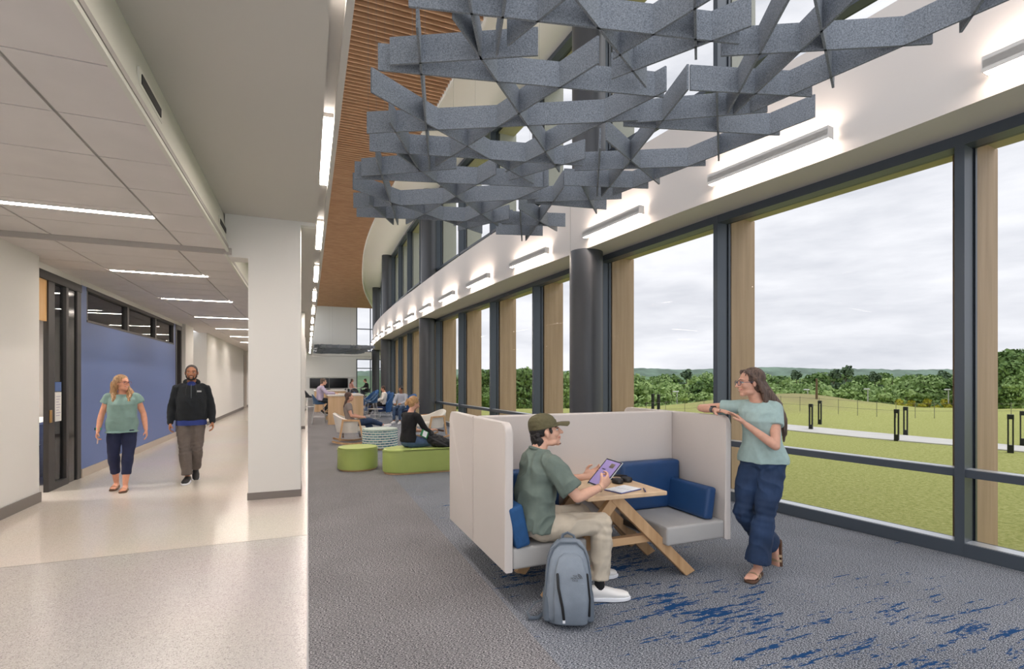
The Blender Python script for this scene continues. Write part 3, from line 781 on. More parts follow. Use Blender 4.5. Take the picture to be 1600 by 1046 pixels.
# trees
def leafmat(name, c1, c2):
    m = mat(name, c1, .8, col2=c2, vscale=1.4, spec=.2)
    return m
GR = [leafmat('leaf_mid', (128, 156, 98), (174, 198, 132)), leafmat('leaf_light', (134, 164, 98), (178, 200, 132)), leafmat('leaf_dark', (90, 120, 72), (130, 156, 92)), leafmat('leaf_pine', (84, 106, 82), (116, 136, 104)), leafmat('leaf_yellow', (160, 158, 50), (190, 184, 78))]
bark = mat('tree_bark', (92, 78, 62), .9)
def crown_mesh(seed, h, w, lumps, leaves, size, style):
    rnd = random.Random(seed); bm = bmesh.new()
    cs = []
    for i in range(lumps):
        t = rnd.random()
        if style == 'pine': z = h*(.45+.55*t); r = w*.5*(1.15-t)*.75; a = rnd.random()*6.28; cs.append((V((cos(a)*r*.7, sin(a)*r*.7, z)), w*.18, w*.06+.25))
        else:
            z = h*(.28+.62*t); rr = w*.5*math.sqrt(max(.05, 1-((t-.42)/.62)**2)); a = rnd.random()*6.28; q = rr*rnd.random()**.5*.75
            cs.append((V((cos(a)*q, sin(a)*q, z)), w*(.16+.08*rnd.random()), h*(.09+.04*rnd.random())))
    for i in range(leaves):
        c, rh, rv = rnd.choice(cs)
        n = V((rnd.gauss(0, 1), rnd.gauss(0, 1), rnd.gauss(0, 1))).normalized()
        p = c + V((n.x*rh, n.y*rh, n.z*rv))*(.75+.35*rnd.random())
        n2 = (n + V((rnd.gauss(0, .6), rnd.gauss(0, .6), rnd.gauss(0, .6)))).normalized()
        u = n2.orthogonal().normalized(); v = n2.cross(u); s = size*(.5+rnd.random()*.7); a = rnd.random()*6.28
        U = (u*cos(a)+v*sin(a))*s; W2 = (v*cos(a)-u*sin(a))*s*.8
        bm.faces.new([bm.verts.new(p+U), bm.verts.new(p+W2), bm.verts.new(p-U), bm.verts.new(p-W2)])
    me = bpy.data.meshes.new('crown'); bm.to_mesh(me); bm.free(); return me
def trunk_mesh(h, r):
    mb = MB(); mb.tube([(0, 0, -.5), (.1, 0, h*.5), (0, .1, h*.9)], [r, r*.7, r*.25], 8)
    for k in range(5):
        a = k*1.3; z = h*(.35+.1*k); mb.tube([(0, 0, z), (cos(a)*h*.12, sin(a)*h*.12, z+h*.12)], [r*.35, r*.1], 6)
    return mb.mesh('trunk', True)
kinds = [('broadleaf_tree', 10, 7.5, 26, 2600, .34, 'b', 0), ('broadleaf_tree', 9, 7, 22, 2400, .32, 'b', 1), ('broadleaf_tree', 11, 8, 28, 2800, .36, 'b', 2), ('pine_tree', 15, 4.2, 15, 750, .30, 'pine', 3), ('young_tree', 4.2, 3.2, 12, 1300, .2, 'b', 1), ('young_tree', 4, 2.8, 10, 1100, .2, 'b', 4)]
protos = []
for i, (nm, h, wd_, lu, le, s, st, gi) in enumerate(kinds):
    cm_ = crown_mesh(i+3, h, wd_, lu, le, s, st); cm_.materials.append(GR[gi]); tm = trunk_mesh(h, .16 if h > 6 else .07); tm.materials.append(bark)
    protos.append((nm, cm_, tm, h))
labs = ['mid green broadleaf tree', 'light green broadleaf tree', 'dark green broadleaf tree', 'tall sparse pine', 'pale green young tree', 'small yellow green young tree']
def tree(k, px, d, top_y, zg=None):
    nm, cm_, tm, h = protos[k]
    p = at_d(px, d, 0); g = ground_z(p.x, p.y) if zg is None else zg
    ztop = CAM_H - (top_y-HOR)*d/FPX; s = max(.25, (ztop-g)/h)
    reg = 'seen between the far fins' if px < 900 else 'behind the first round column' if px < 1000 else 'seen over the booth top' if px < 1130 else 'seen behind the standing woman' if px < 1215 else 'left of the wooden pole' if px < 1276 else 'right of the wooden pole' if px < 1400 else 'before the wide pane right mullion' if px < 1530 else 'in the right edge pane'
    dep = 'front row' if d < 66 else 'middle row' if d < 96 else 'back row'
    lab = labs[k] + ', ' + dep + ' ' + reg
    r = empty(nm, (p.x, p.y, g), random.random()*6.28, lab, 'tree', lab.split(' tree')[0].split(' rising')[0] + ' trees, ' + dep + ' ' + reg)
    sxy = (s*.6+.4) if s > 1 else s
    r.scale = (max(s*.8, min(sxy, 1.5)), max(s*.8, min(sxy, 1.5)), s)
    for nme, me in (('crown', cm_), ('trunk', tm)):
        o = bpy.data.objects.new(nme, me); COL.objects.link(o); o.parent = r
rt = random.Random(5)
# back rows
def topline(px):
    return 584 + 4*noise.noise(V((px*.03, 1.7, 0))) + 3*noise.noise(V((px*.11, 4, 0)))
for i in range(38):
    px = 700 + i*27 + rt.uniform(-8, 8); tree(rt.choice((0, 0, 2, 1)), px, rt.uniform(98, 125), topline(px)+rt.uniform(0, 3))
for i in range(40):
    px = 700 + i*25 + rt.uniform(-9, 9); tree(rt.choice((0, 1, 2, 1, 0)), px, rt.uniform(72, 92), topline(px)+rt.uniform(7, 15) - (10 if 740 < px < 900 else 0) + (0 if px < 1140 else 4))
for i in range(42):
    px = 940 + i*17 + rt.uniform(-6, 6)
    if px < 1420: tree(4, px, rt.uniform(54, 62), rt.uniform(607, 618))
    else: tree(rt.choice((2, 0, 0)), px, rt.uniform(56, 66), rt.uniform(586, 598))
for px, d, ty in ((1322, 90, 566), (1303, 92, 572), (1245, 95, 574), (1072, 88, 572), (1368, 88, 576), (1440, 85, 580), (1130, 95, 578), (1475, 84, 574)): tree(3, px, d, ty)
for px, ty in ((1410, 622), (1429, 624), (1452, 622), (1486, 622)): tree(5, px, 50, ty)
for px, d, ty in ((1568, 52, 550), (1592, 48, 546), (1612, 50, 552), (1580, 46, 566), (1640, 50, 548), (1545, 58, 572), (1605, 44, 580), (1680, 52, 556)): tree(2 if px % 2 == 0 else 0, px, d, ty)
for px, d, ty in ((762, 46, 578), (748, 50, 580), (815, 48, 577), (832, 52, 575), (850, 50, 580), (880, 52, 582), (735, 48, 582), (800, 52, 580)): tree(2 if px % 4 else 0, px, d, ty)
# far wooded hills, distance haze mixed into their muted greens
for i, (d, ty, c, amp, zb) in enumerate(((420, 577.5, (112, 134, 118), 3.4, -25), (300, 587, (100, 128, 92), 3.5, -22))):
    mb = MB(); pv = None
    n_ = 260
    rings_ = []
    for j in range(n_+1):
        px = 500 + 1400*j/n_
        t_y = ty + amp*noise.noise(V((j*.05, i*3.1, 0)))*1.5 + 1.4*noise.noise(V((j*.9, i, 2))) + 1.0*noise.noise(V((j*2.3, i, 5))) - (2.5*math.exp(-((px-1200)/140)**2) if i == 0 else 0)
        zt = CAM_H - (t_y-HOR)*d/FPX
        prof = []
        for q, f in ((0, 0), (.35, .55), (.7, .85), (1.0, 1.0), (1.4, .7)):
            dd = d - 60 + 60*q; p = at_d(px, dd, zb + (zt-zb)*f + (1.2*noise.noise(V((j*1.3, q*9, 3))) if 0 < q < 1 else 0)); prof.append(mb.bm.verts.new(p))
        if pv:
            for a in range(4): mb.bm.faces.new((pv[a], prof[a], prof[a+1], pv[a+1]))
        pv = prof
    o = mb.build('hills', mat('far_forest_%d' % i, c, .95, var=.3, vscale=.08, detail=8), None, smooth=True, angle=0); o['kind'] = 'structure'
# distant pale houses in front of the hill
hm = mat('far_house', (198, 196, 196), .8); hr = mat('far_roof', (138, 136, 140), .8)
for i in range(9):
    px = 1180 + i*22 + rt.uniform(-5, 5); p = at_d(px, 225+rt.uniform(-12, 12), -8)
    r = empty('distant_house', p, rt.uniform(0, 3), 'tiny pale house on the far slope beyond the trees', 'house', 'pale houses on the far slope')
    mb = MB(); mb.box(-4, 4, -3, 3, 0, 6.2); mb.build('walls', hm, r)
    mb = MB(); mb.prism([(-4.4, 0), (4.4, 0), (0, 2.3)], -3.3, 3.3, M=Matrix.Translation((0, 0, 6.2)) @ Matrix.Rotation(pi/2, 4, 'X')); mb.build('roof', hr, r)
# lamp posts far
for px, ty, d, lb in ((1058, 613, 55, 'small white lamp post in the trees left of the woman'), (1262, 610, 55, 'small white lamp post near the wooden pole'), (1356, 609, 55, 'small white lamp post right of the wooden pole'), (1482, 610, 50, 'small white lamp post before the right hand woods')):
    p = at_d(px, d, 0); g = ground_z(p.x, p.y); ztop = CAM_H-(ty-HOR)*d/FPX
    r = empty('lamp_post', (p.x, p.y, g), 0, lb, 'lamp')
    mb = MB(); mb.tube([(0, 0, 0), (0, 0, ztop-g)], .05, 8); mb.build('pole', mat('lamp_pole_grey', (190, 190, 190), .5), r)
    mb = MB(); mb.box(-.5, .15, -.12, .12, ztop-g, ztop-g+.12, bev=.02); mb.build('lamp_head', mat('lamp_head_white', (225, 226, 228), .4), r)
# ================================================================== FURNITURE
boothf = mat('booth_fabric', (206, 198, 193), .85, var=.025, vscale=220, bump=.25, bscale=900, sheen=.2)
seatf = mat('seat_vinyl', (176, 174, 172), .5, bump=.08, bscale=300)
bluef = mat('blue_vinyl', (30, 66, 112), .45, var=.06, vscale=9, bump=.08, bscale=300)
oak = wood('oak_frame', (186, 146, 104), (212, 174, 132), 'z', 1.6, .45)
oaktop = wood('oak_table_top', (206, 174, 138), (222, 192, 158), 'y', 1.4, .4)
oakx = wood('oak_beam', (186, 146, 104), (212, 174, 132), 'x', 1.6, .45)

def booth(x0, x1, ya, yb, loc, label, flip=False):
    """high panelled booth; local x across, y from open front (ya) to back panel (yb)"""
    r = empty('booth', loc, pi if flip else 0, label, 'booth')
    t = .06; zt, zb = 1.297, .27
    def panel(nm, ax, x, y_a, y_b, corner):
        # side panel in the y-z plane with rounded front top corner
        mb = MB(); R_ = .07; pts = []
        pts = [(y_a, zb), (y_b, zb), (y_b, zt)]
        for k in range(7):
            a = pi/2 + (pi/2)*k/6; pts.append((y_a+R_ + R_*cos(a), zt-R_ + R_*sin(a)))
        M = Matrix(((0, 0, 1, x), (1, 0, 0, 0), (0, 1, 0, 0), (0, 0, 0, 1)))
        mb.prism(pts, 0, t, bev=.012, M=M)
        mb.build(nm, boothf, r, smooth=True)
    panel('side_panel', 0, x0, ya, yb, 0); panel('side_panel', 0, x1-t, ya, yb, 0)
    mb = MB(); mb.box(x0+t, x1-t, yb-t, yb, zb, zt, bev=.012, seg=3); mb.build('back_panel', boothf, r, smooth=True)
    for a, b in ((x0+t, x0+.65), (x1-.65, x1-t)):
        mb = MB(); mb.box(a+.002, b, ya+.01, yb-t, .28, .43, bev=.022, seg=3); mb.build('seat', seatf, r, smooth=True)
        mb = MB(); mb.box(a+.02 if a < 0 else a-.06, b+.05 if a < 0 else b-.015, yb-t-.13, yb-t-.004, .43, .86, bev=.04, seg=4); mb.build('back_cushion', bluef, r, smooth=True)
    # oak trestles: two crossed diagonals front and back
    c = (x0+x1)/2
    for y in (ya+.09, yb-.12):
        for s in (1, -1):
            mb = MB(); yo = y + (.004 if s < 0 else 0); a = V((c - .07 - s*.015, yo, .699 if s < 0 else .70)); b = V((c + s*.66, yo, .0))
            d = (b-a).normalized()
            up = V((0, 1, 0)); side = V((d.z, 0, -d.x))
            mb.obox((a+b)/2, (b-a)/2, up*.024, side*.042, bev=.004)
            for v in mb.bm.verts:
                if v.co.z < .0: v.co += d*(-v.co.z/d.z)
            mb.build('leg', oak, r)
    for y in (ya+.09, yb-.12):
        mb = MB(); mb.box(c-.42, c+.42, y-.03+.055, y+.03+.055, .30, .36, bev=.004); mb.build('cross_beam', oakx, r)
    mb = MB(); mb.box(c-.40, c-.34, ya+.14, yb-.1, .31, .35); mb.box(c+.34, c+.40, ya+.14, yb-.1, .31, .35); mb.build('seat_rail', darkin, r)
    mb = MB()
    mb.prism([(c-.36, ya+.0), (c+.32, ya-.04), (c+.32, yb-t-.01), (c-.36, yb-t-.01)], .70, .735, bev=.008)
    mb.build('table_top', oaktop, r)
    return r
BX, BY = 2.25, 3.22
bt = booth(-1.0, 1.02, 0, .72, (BX, BY, 0), 'grey upholstered booth with blue cushions where the man in the cap sits')
booth(-1.02, 1.0, 0, .72, (BX, BY+1.46, 0), 'matching grey booth standing back to back behind the first one', flip=True)

def cushion(nm, label, c, w, h, d, rz, tilt, m, cat='cushion'):
    mb = MB()
    mb.box(-d/2, d/2, -w/2, w/2, 0, h, bev=.035, seg=4)
    M = Matrix.Rotation(tilt, 4, 'Y')
    for v in mb.bm.verts:
        k = 1 - .25*((v.co.y/(w/2))**2)*.6; v.co.x *= k; v.co = M @ v.co
    o = mb.build(nm, m, None, smooth=True, loc=c); o.rotation_euler = (0, 0, rz)
    return tag(o, label, cat)
cushion('lumbar_cushion', 'long blue cushion leaning on the right side panel of the booth', (BX+.84, BY+.34, .432), .56, .27, .11, 0, .16, bluef)
cushion('throw_pillow', 'blue pillow between the seated man and the left booth panel', (BX-.86, BY+.20, .432), .42, .30, .13, 0, -.22, mat('pillow_blue', (30, 78, 128), .8, var=.08, vscale=20, bump=.3, bscale=200))

# things on the table
TZ = .737
hp = empty('headphones', (2.44, 3.58, TZ), .25, 'black folded over-ear headphones lying on the booth table', 'headphones')
blk = mat('headphone_black', (28, 27, 30), .35); blk2 = mat('headphone_pad', (48, 44, 46), .7)
for s in (-1, 1):
    mb = MB(); mb.loft([((s*.055, 0, z), V((.044*k, 0, 0)), V((0, .052*k, 0))) for z, k in ((.0, .85), (.008, 1), (.026, 1), (.036, .86), (.04, .6))], 24); c = mb.build('ear_cup', blk, hp, smooth=True)
    mb = MB(); mb.loft([((s*.055, 0, z), V((.040*k, 0, 0)), V((0, .048*k, 0))) for z, k in ((-.0, .8), (.004, 1.04), (.010, 1.04), (.012, .9))], 24); mb.build('ear_pad', blk2, c, smooth=True)
mb = MB(); mb.tube([(-.085 + .0*k, .02, .03) if k == 0 else (.095*sin(-pi/2 + pi*k/10), .03 + .10*cos(-pi/2 + pi*k/10), .034) for k in range(11)], .010, 10, flat=.55, side=(0, 0, 1)); mb.build('headband', blk, hp, smooth=True)
nb = empty('notebook', (2.28, 3.335, TZ), .3, 'open notebook with blank pages and blue cover on the booth table', 'notebook')
mb = MB(); mb.box(-.125, .125, -.085, .085, 0, .004, bev=.0015); mb.build('cover', mat('notebook_blue', (44, 56, 140), .5), nb)
for s in (-1, 1):
    mb = MB(); mb.box(min(s*.004, s*.12), max(s*.004, s*.12), -.08, .08, .004, .010, bev=.002); mb.build('page_block', mat('paper', (232, 234, 240), .8), nb)
pn = empty('pen', (2.42, 3.25, TZ+.006), 1.05, 'dark blue pen lying at the table edge by the notebook', 'pen')
mb = MB(); mb.tube([(-.06, 0, 0), (.055, 0, 0)], .0052, 10); mb.build('barrel', mat('pen_navy', (30, 30, 92), .3), pn, smooth=True)
mb = MB(); mb.tube([(.055, 0, 0), (.072, 0, 0)], [.004, .001], 8); mb.build('tip', MATS['steel_trim'], pn, smooth=True)
mb = MB(); mb.box(-.06, -.025, -.0015, .0015, .005, .008); mb.build('clip', MATS['pen_navy'], pn)
tb = empty('tablet', (2.00, 3.17, .825), 0, 'tablet computer with purple screen held by the man in the cap', 'tablet')
# tablet frame: long axis rises away from him, short axis across
ax = V((.72, .04, .69)).normalized(); ay = V((-.12, 1, .05)); ay = (ay - ax*ay.dot(ax)).normalized(); an = ax.cross(ay)
if an.x > 0: an = -an
def tabbox(x0, x1, y0, y1, z0, z1, bev=0):
    M = Matrix(((ax.x, ay.x, an.x, 0), (ax.y, ay.y, an.y, 0), (ax.z, ay.z, an.z, 0), (0, 0, 0, 1)))
    mb = MB(); mb.box(x0, x1, y0, y1, z0, z1, bev, 3, M); return mb
tabbox(-.03, .225, -.02, .165, -.004, .004, .003).build('body', mat('tablet_silver', (198, 200, 204), .3, metal=.6), tb)
tabbox(-.026, .221, -.016, .161, .004, .0052).build('bezel', mat('tablet_bezel', (20, 20, 24), .15), tb)
sc_ = mat('tablet_screen', (128, 112, 158), .25, emit=.35)
tabbox(-.016, .211, -.007, .152, .0052, .0058).build('screen', sc_, tb)
mbp = tabbox(.15, .19, .03, .075, .0058, .0062); 
mb2 = tabbox(.12, .13, .09, .13, .0058, .0062); mb3 = tabbox(.03, .06, .02, .05, .0058, .0062)
mbp.build('app_picture', mat('app_olive', (96, 84, 70), .3, emit=.1), tb); mb2.build('app_mark', mat('app_dark', (60, 50, 90), .3), tb); mb3.build('app_mark', mat('app_blue', (70, 70, 160), .3, emit=.2), tb)

# ---- backpack
bpk = empty('backpack', (1.60, 2.97, 0), 0, 'grey blue backpack standing on the carpet in front of the seated man', 'backpack')
bf = mat('pack_nylon', (128, 138, 150), .6, var=.07, vscale=14, bump=.25, bscale=160)
bf2 = mat('pack_nylon_dark', (100, 110, 122), .65, bump=.25, bscale=160)
FWD = V((-.42, -.91, 0)).normalized(); SD = V((.91, -.42, 0)).normalized()  # faces the camera, a touch turned
def packring(z, w, d, off=0, lean=0):
    return (FWD*off + V((0, 0, z)) + SD*lean, SD*w, FWD*d)
mb = MB()
def sup(mb, rings, n=36, e=.62):
    prev = None; first = None
    for (c, U, W) in rings:
        cur = []
        for i in range(n):
            a = 2*pi*i/n; ca, sa = cos(a), sin(a)
            cur.append(mb.bm.verts.new(c + U*math.copysign(abs(ca)**e, ca) + W*math.copysign(abs(sa)**e, sa)))
        if prev:
            for i in range(n): mb.bm.faces.new((prev[i], prev[(i+1) % n], cur[(i+1) % n], cur[i]))
        else: mb.bm.faces.new(cur[::-1])
        prev = cur
    mb.bm.faces.new(prev)
    return mb
sup(mb, [packring(z, w, d, o, l) for z, w, d, o, l in ((.0, .10, .07, 0, 0), (.012, .135, .095, .0, 0), (.06, .15, .115, .01, 0), (.18, .155, .12, .012, 0), (.32, .15, .108, .005, .0), (.42, .138, .088, -.01, .002), (.48, .115, .07, -.02, .004), (.52, .08, .045, -.028, .006), (.535, .04, .02, -.03, .008))])
mb.build('pack_body', bf, bpk, smooth=True, angle=60)
mb = MB(); sup(mb, [packring(z, w, d, o, .01) for z, w, d, o in ((.03, .09, .02, .115), (.045, .108, .032, .118), (.2, .112, .04, .122), (.36, .100, .032, .105), (.44, .075, .02, .075), (.465, .04, .008, .06))])
mb.build('front_pocket', bf, bpk, smooth=True, angle=60)
def onface(s_, z, o=.162):   # point on the front face
    return SD*s_ + FWD*(o - max(0, z-.3)*.36) + V((0, 0, z))
mb = MB(); mb.tube([onface(-.075, .36), onface(-.07, .28, .165), onface(-.045, .16, .166), onface(-.035, .08, .163)], .0085, 8, flat=.5, side=SD); mb.build('zip_flap', mat('zip_black', (22, 22, 24), .5), bpk, smooth=True)
mb = MB(); mb.tube([SD*.118 + FWD*.09 + V((0, 0, .34)), SD*.132 + FWD*.10 + V((0, 0, .2)), SD*.130 + FWD*.10 + V((0, 0, .08))], .008, 8); mb.build('side_zip', MATS['zip_black'], bpk, smooth=True)
for s in (-1, 1):
    mb = MB(); sup(mb, [(SD*s*.135 + FWD*-.0 + V((0, 0, z)), SD*w, FWD*d) for z, w, d in ((.02, .02, .07), (.04, .034, .095), (.13, .034, .10), (.19, .03, .095), (.195, .022, .085))], 24); mb.build('side_pocket', bf2, bpk, smooth=True)
# piping seams around the main compartment
for (o, k) in ((.075, 1.0), (.02, 1.02)):
    mb = MB(); pts = []
    for z, w_ in ((.06, .152), (.18, .158), (.32, .153), (.42, .140), (.485, .112), (.525, .06)): pts.append(SD*-w_*k*.93 + FWD*(o-max(0, z-.35)*.28) + V((0, 0, z)))
    pts2 = [SD*((p.dot(SD))*-1+.0) + FWD*(p.dot(FWD)) + V((0, 0, p.z)) for p in pts[::-1]]
    mb.tube(pts+pts2, .006, 8); mb.build('piping', bf2, bpk, smooth=True)
mb = MB(); mb.tube([V((0, 0, .50)) + SD*-.045 + FWD*-.04, V((0, 0, .555)) + SD*-.03 + FWD*-.045, V((0, 0, .568)) + FWD*-.045, V((0, 0, .55)) + SD*.04 + FWD*-.045, V((0, 0, .49)) + SD*.06 + FWD*-.04], .012, 10, flat=.6); mb.build('grab_loop', bf2, bpk, smooth=True)
for s in (-1, 1):
    mb = MB(); mb.tube([SD*s*.06 + FWD*-.075 + V((0, 0, .46)), SD*s*.085 + FWD*-.125 + V((0, 0, .34)), SD*s*.10 + FWD*-.135 + V((0, 0, .18)), SD*s*.12 + FWD*-.10 + V((0, 0, .06))], .03, 10, flat=.3, side=SD); mb.build('shoulder_strap', bf2, bpk, smooth=True)
mb = MB(); mb.tube([SD*-.14 + FWD*-.03 + V((0, 0, .05)), SD*-.20 + FWD*-.0 + V((0, 0, .012)), SD*-.255 + FWD*.02 + V((0, 0, .02)), SD*-.27 + FWD*.0 + V((0, 0, .05)), SD*-.22 + FWD*-.04 + V((0, 0, .095)), SD*-.15 + FWD*-.05 + V((0, 0, .12))], .014, 8, flat=.35); mb.build('loose_strap', bf2, bpk, smooth=True)
mb = MB(); mb.obox(onface(-.035, .068, .166), SD*.008, V((0, 0, .008)), FWD*.003); mb.build('zip_tag', MATS['paper'], bpk)
# emblem on the front pocket
em = MATS['zip_black']
nrm = (FWD + V((0, 0, .36))).normalized(); upv = nrm.cross(SD) ; upv = upv if upv.z > 0 else -upv
def logoM(s_, z, o, k=1.0):
    c = onface(s_, z, o); X = SD; Y = upv; Z = X.cross(Y)
    return Matrix(((X.x*k, Y.x*k, Z.x, c.x), (X.y*k, Y.y*k, Z.y, c.y), (X.z*k, Y.z*k, Z.z, c.z), (0, 0, 0, 1)))
for i, tx in enumerate(('THE', 'NORTH', 'FACE')):
    fractal_text(tx, .015, em, 'emblem_lettering', bpk, logoM(.035, .352 - .0125*i, .170), .0004)
mb = MB()
for r0, r1 in ((.014, .017), (.020, .023), (.026, .029)):
    for k in range(8):
        a0, a1 = pi/2*k/8, pi/2*(k+1)/8
        M = logoM(.052, .338, .170)
        q = [M @ V((r*cos(a), r*sin(a), .0006)) for r, a in ((r0, a0), (r1, a0), (r1, a1), (r0, a1))]; mb.quad(*q)
mb.build('emblem_arcs', em, bpk)

# ---- lounge beyond the booths
green = mat('green_vinyl', (160, 176, 98), .45, var=.04, vscale=4)
greentop = mat('green_vinyl_top', (174, 190, 110), .5)
def stadium(hl, r, n=14):
    pts = []
    for k in range(n+1): a = -pi/2 + pi*k/n; pts.append((hl + r*cos(a), r*sin(a)))
    for k in range(n+1): a = pi/2 + pi*k/n; pts.append((-hl + r*cos(a), r*sin(a)))
    return pts
def pouf(loc, hl, r, h, label, body=green, top=greentop, piping=green, nm='ottoman', rz=0, n=14):
    root = empty(nm, loc, rz, label, 'ottoman')
    ins = lambda q: stadium(max(0, hl), r-q, n)
    mb = MB(); mb.prism(ins(.025), 0, .03); mb.build('plinth', oakx, root)
    mb = MB(); mb.prism(ins(0), .03, h-.03, bev=.02); mb.build('upholstered_body', body, root, smooth=True)
    mb = MB(); mb.prism(ins(.012), h-.045, h, bev=.03); mb.build('top_cushion', top, root, smooth=True)
    mb = MB(); p = ins(-.002); mb.tube([(x, y, h-.032) for x, y in p] + [(p[0][0], p[0][1], h-.032)], .006, 6, ends=False); mb.build('piping', piping, root, smooth=True)
    return root
pouf((.83, 9.42, 0), .0, .345, .40, 'round lime green ottoman nearest the pillar', n=24)
pouf((2.0, 8.80, 0), .52, .30, .42, 'long lime green bench ottoman under the woman in black')
# patterned pouf
m = bpy.data.materials.new('dash_pattern_fabric'); m.use_nodes = True
N = m.node_tree.nodes; L = m.node_tree.links; b = N['Principled BSDF']
tc = N.new('ShaderNodeTexCoord'); sp = N.new('ShaderNodeSeparateXYZ'); L.new(tc.outputs['Object'], sp.inputs[0])
at = N.new('ShaderNodeMath'); at.operation = 'ARCTAN2'; L.new(sp.outputs[1], at.inputs[0]); L.new(sp.outputs[0], at.inputs[1])
cb_ = N.new('ShaderNodeCombineXYZ'); L.new(at.outputs[0], cb_.inputs[0]); L.new(sp.outputs[2], cb_.inputs[1])
br = N.new('ShaderNodeTexBrick'); br.inputs['Scale'].default_value = 1; br.inputs['Mortar Size'].default_value = .012; br.inputs['Brick Width'].default_value = .26; br.inputs['Row Height'].default_value = .055
br.inputs['Color1'].default_value = lin((52, 104, 124)); br.inputs['Color2'].default_value = lin((120, 168, 168)); br.inputs['Mortar'].default_value = lin((232, 232, 222))
L.new(cb_.outputs[0], br.inputs['Vector']); L.new(br.outputs['Color'], b.inputs['Base Color']); b.inputs['Roughness'].default_value = .8
mtop = mat('speckle_fabric', (150, 180, 174), .85, col2=(226, 228, 218), vscale=60)
pouf((1.56, 12.05, 0), .0, .40, .46, 'round ottoman with teal and white dash pattern beside the rocking chair', m, mtop, mtop, n=24)

shell = mat('cream_upholstery', (226, 222, 214), .8, bump=.1, bscale=300)
def rocker(loc, rz, label):
    """upholstered tub chair on an oak rocking frame, faces local +x"""
    r = empty('rocking_chair', loc, rz, label, 'chair')
    mb = MB(); mb.box(-.26, .34, -.27, .27, .30, .43, bev=.04, seg=3); mb.build('seat', shell, r, smooth=True)
    mb = MB(); prev = None
    n = 22
    for i in range(n+1):
        a = radians(62) + radians(236)*i/n
        ca, sa = cos(a), sin(a)
        back = max(0, -ca)
        top = .60 + .17*back**1.5
        o0 = V((-.02 + .36*ca*(1 if ca < 0 else 1.0), .36*sa, 0)); i0 = V((-.02 + .29*ca, .29*sa, 0))
        ot = o0*1.04 + V((-.05*back, 0, 0)); it = i0*1.02 + V((-.05*back, 0, 0))
        cur = [mb.bm.verts.new(p) for p in (o0*.92 + V((0, 0, .28)), i0 + V((0, 0, .30)), it + V((0, 0, top-.015)), (it+ot)/2 + V((0, 0, top)), ot + V((0, 0, top-.02)))]
        if prev:
            for q in range(5): mb.bm.faces.new((prev[q], prev[(q+1) % 5], cur[(q+1) % 5], cur[q]))
        else: mb.bm.faces.new(cur[::-1])
        prev = cur
    mb.bm.faces.new(prev); mb.build('tub_shell', shell, r, smooth=True, angle=50)
    for s in (-1, 1):
        y = s*.385
        mb = MB(); mb.bar((-.20, y, .62), (-.28, y, .10), .032, .045); mb.bar((.17, y, .60), (.28, y, .09), .032, .045); mb.bar((-.22, y, .60), (.19, y, .585), .034, .045)
        mb.build('side_frame', oak, r)
        mb = MB(); pts = [(x, y, .022 + .35*x*x) for x in [-.45 + .9*i/12 for i in range(13)]]
        for p, q in zip(pts, pts[1:]): mb.bar(p, q, .036, .042)
        mb.build('rocker_rail', oak, r)
    for x in (-.2, .2):
        mb = MB(); mb.bar((x, -.37, .2), (x, .37, .2), .03, .05); mb.build('stretcher', darkin if 0 else mat('walnut_stretcher', (96, 68, 48), .5), r)
    return r
rocker((1.02, 13.3, 0), radians(-4), 'cream rocking chair with oak frame, woman with long brown hair in it')
rocker((3.12, 13.7, 0), radians(196), 'empty cream rocking chair with oak frame by the windows')

# bar height table
ht = empty('bar_table', (1.26, 18.9, 0), 0, 'bar height oak table with solid end panel, man in lavender shirt at it', 'table')
mb = MB(); mb.box(-.60, .60, -.03, .03, 0, 1.0); mb.build('end_panel', wood('oak_panel', (196, 164, 126), (212, 182, 146), 'z', 1.2), ht)
mb = MB(); mb.box(-.62, .62, -.05, 2.3, 1.0, 1.045, bev=.004); mb.build('table_top', mat('white_laminate', (214, 208, 202), .35), ht)
mb = MB(); mb.box(-.60, .60, 2.24, 2.3, 0, 1.0); mb.build('end_panel', MATS['oak_panel'], ht)
ht2 = empty('bar_table', (1.2, 26.5, 0), 0, 'second oak bar table standing behind the first near the end wall', 'table')
mb = MB(); mb.box(-.9, .55, -.03, .03, 0, 1.0); mb.build('end_panel', MATS['oak_panel'], ht2)
mb = MB(); mb.box(-.92, .57, -.05, 2.3, 1.0, 1.045, bev=.004); mb.build('table_top', MATS['white_laminate'], ht2)

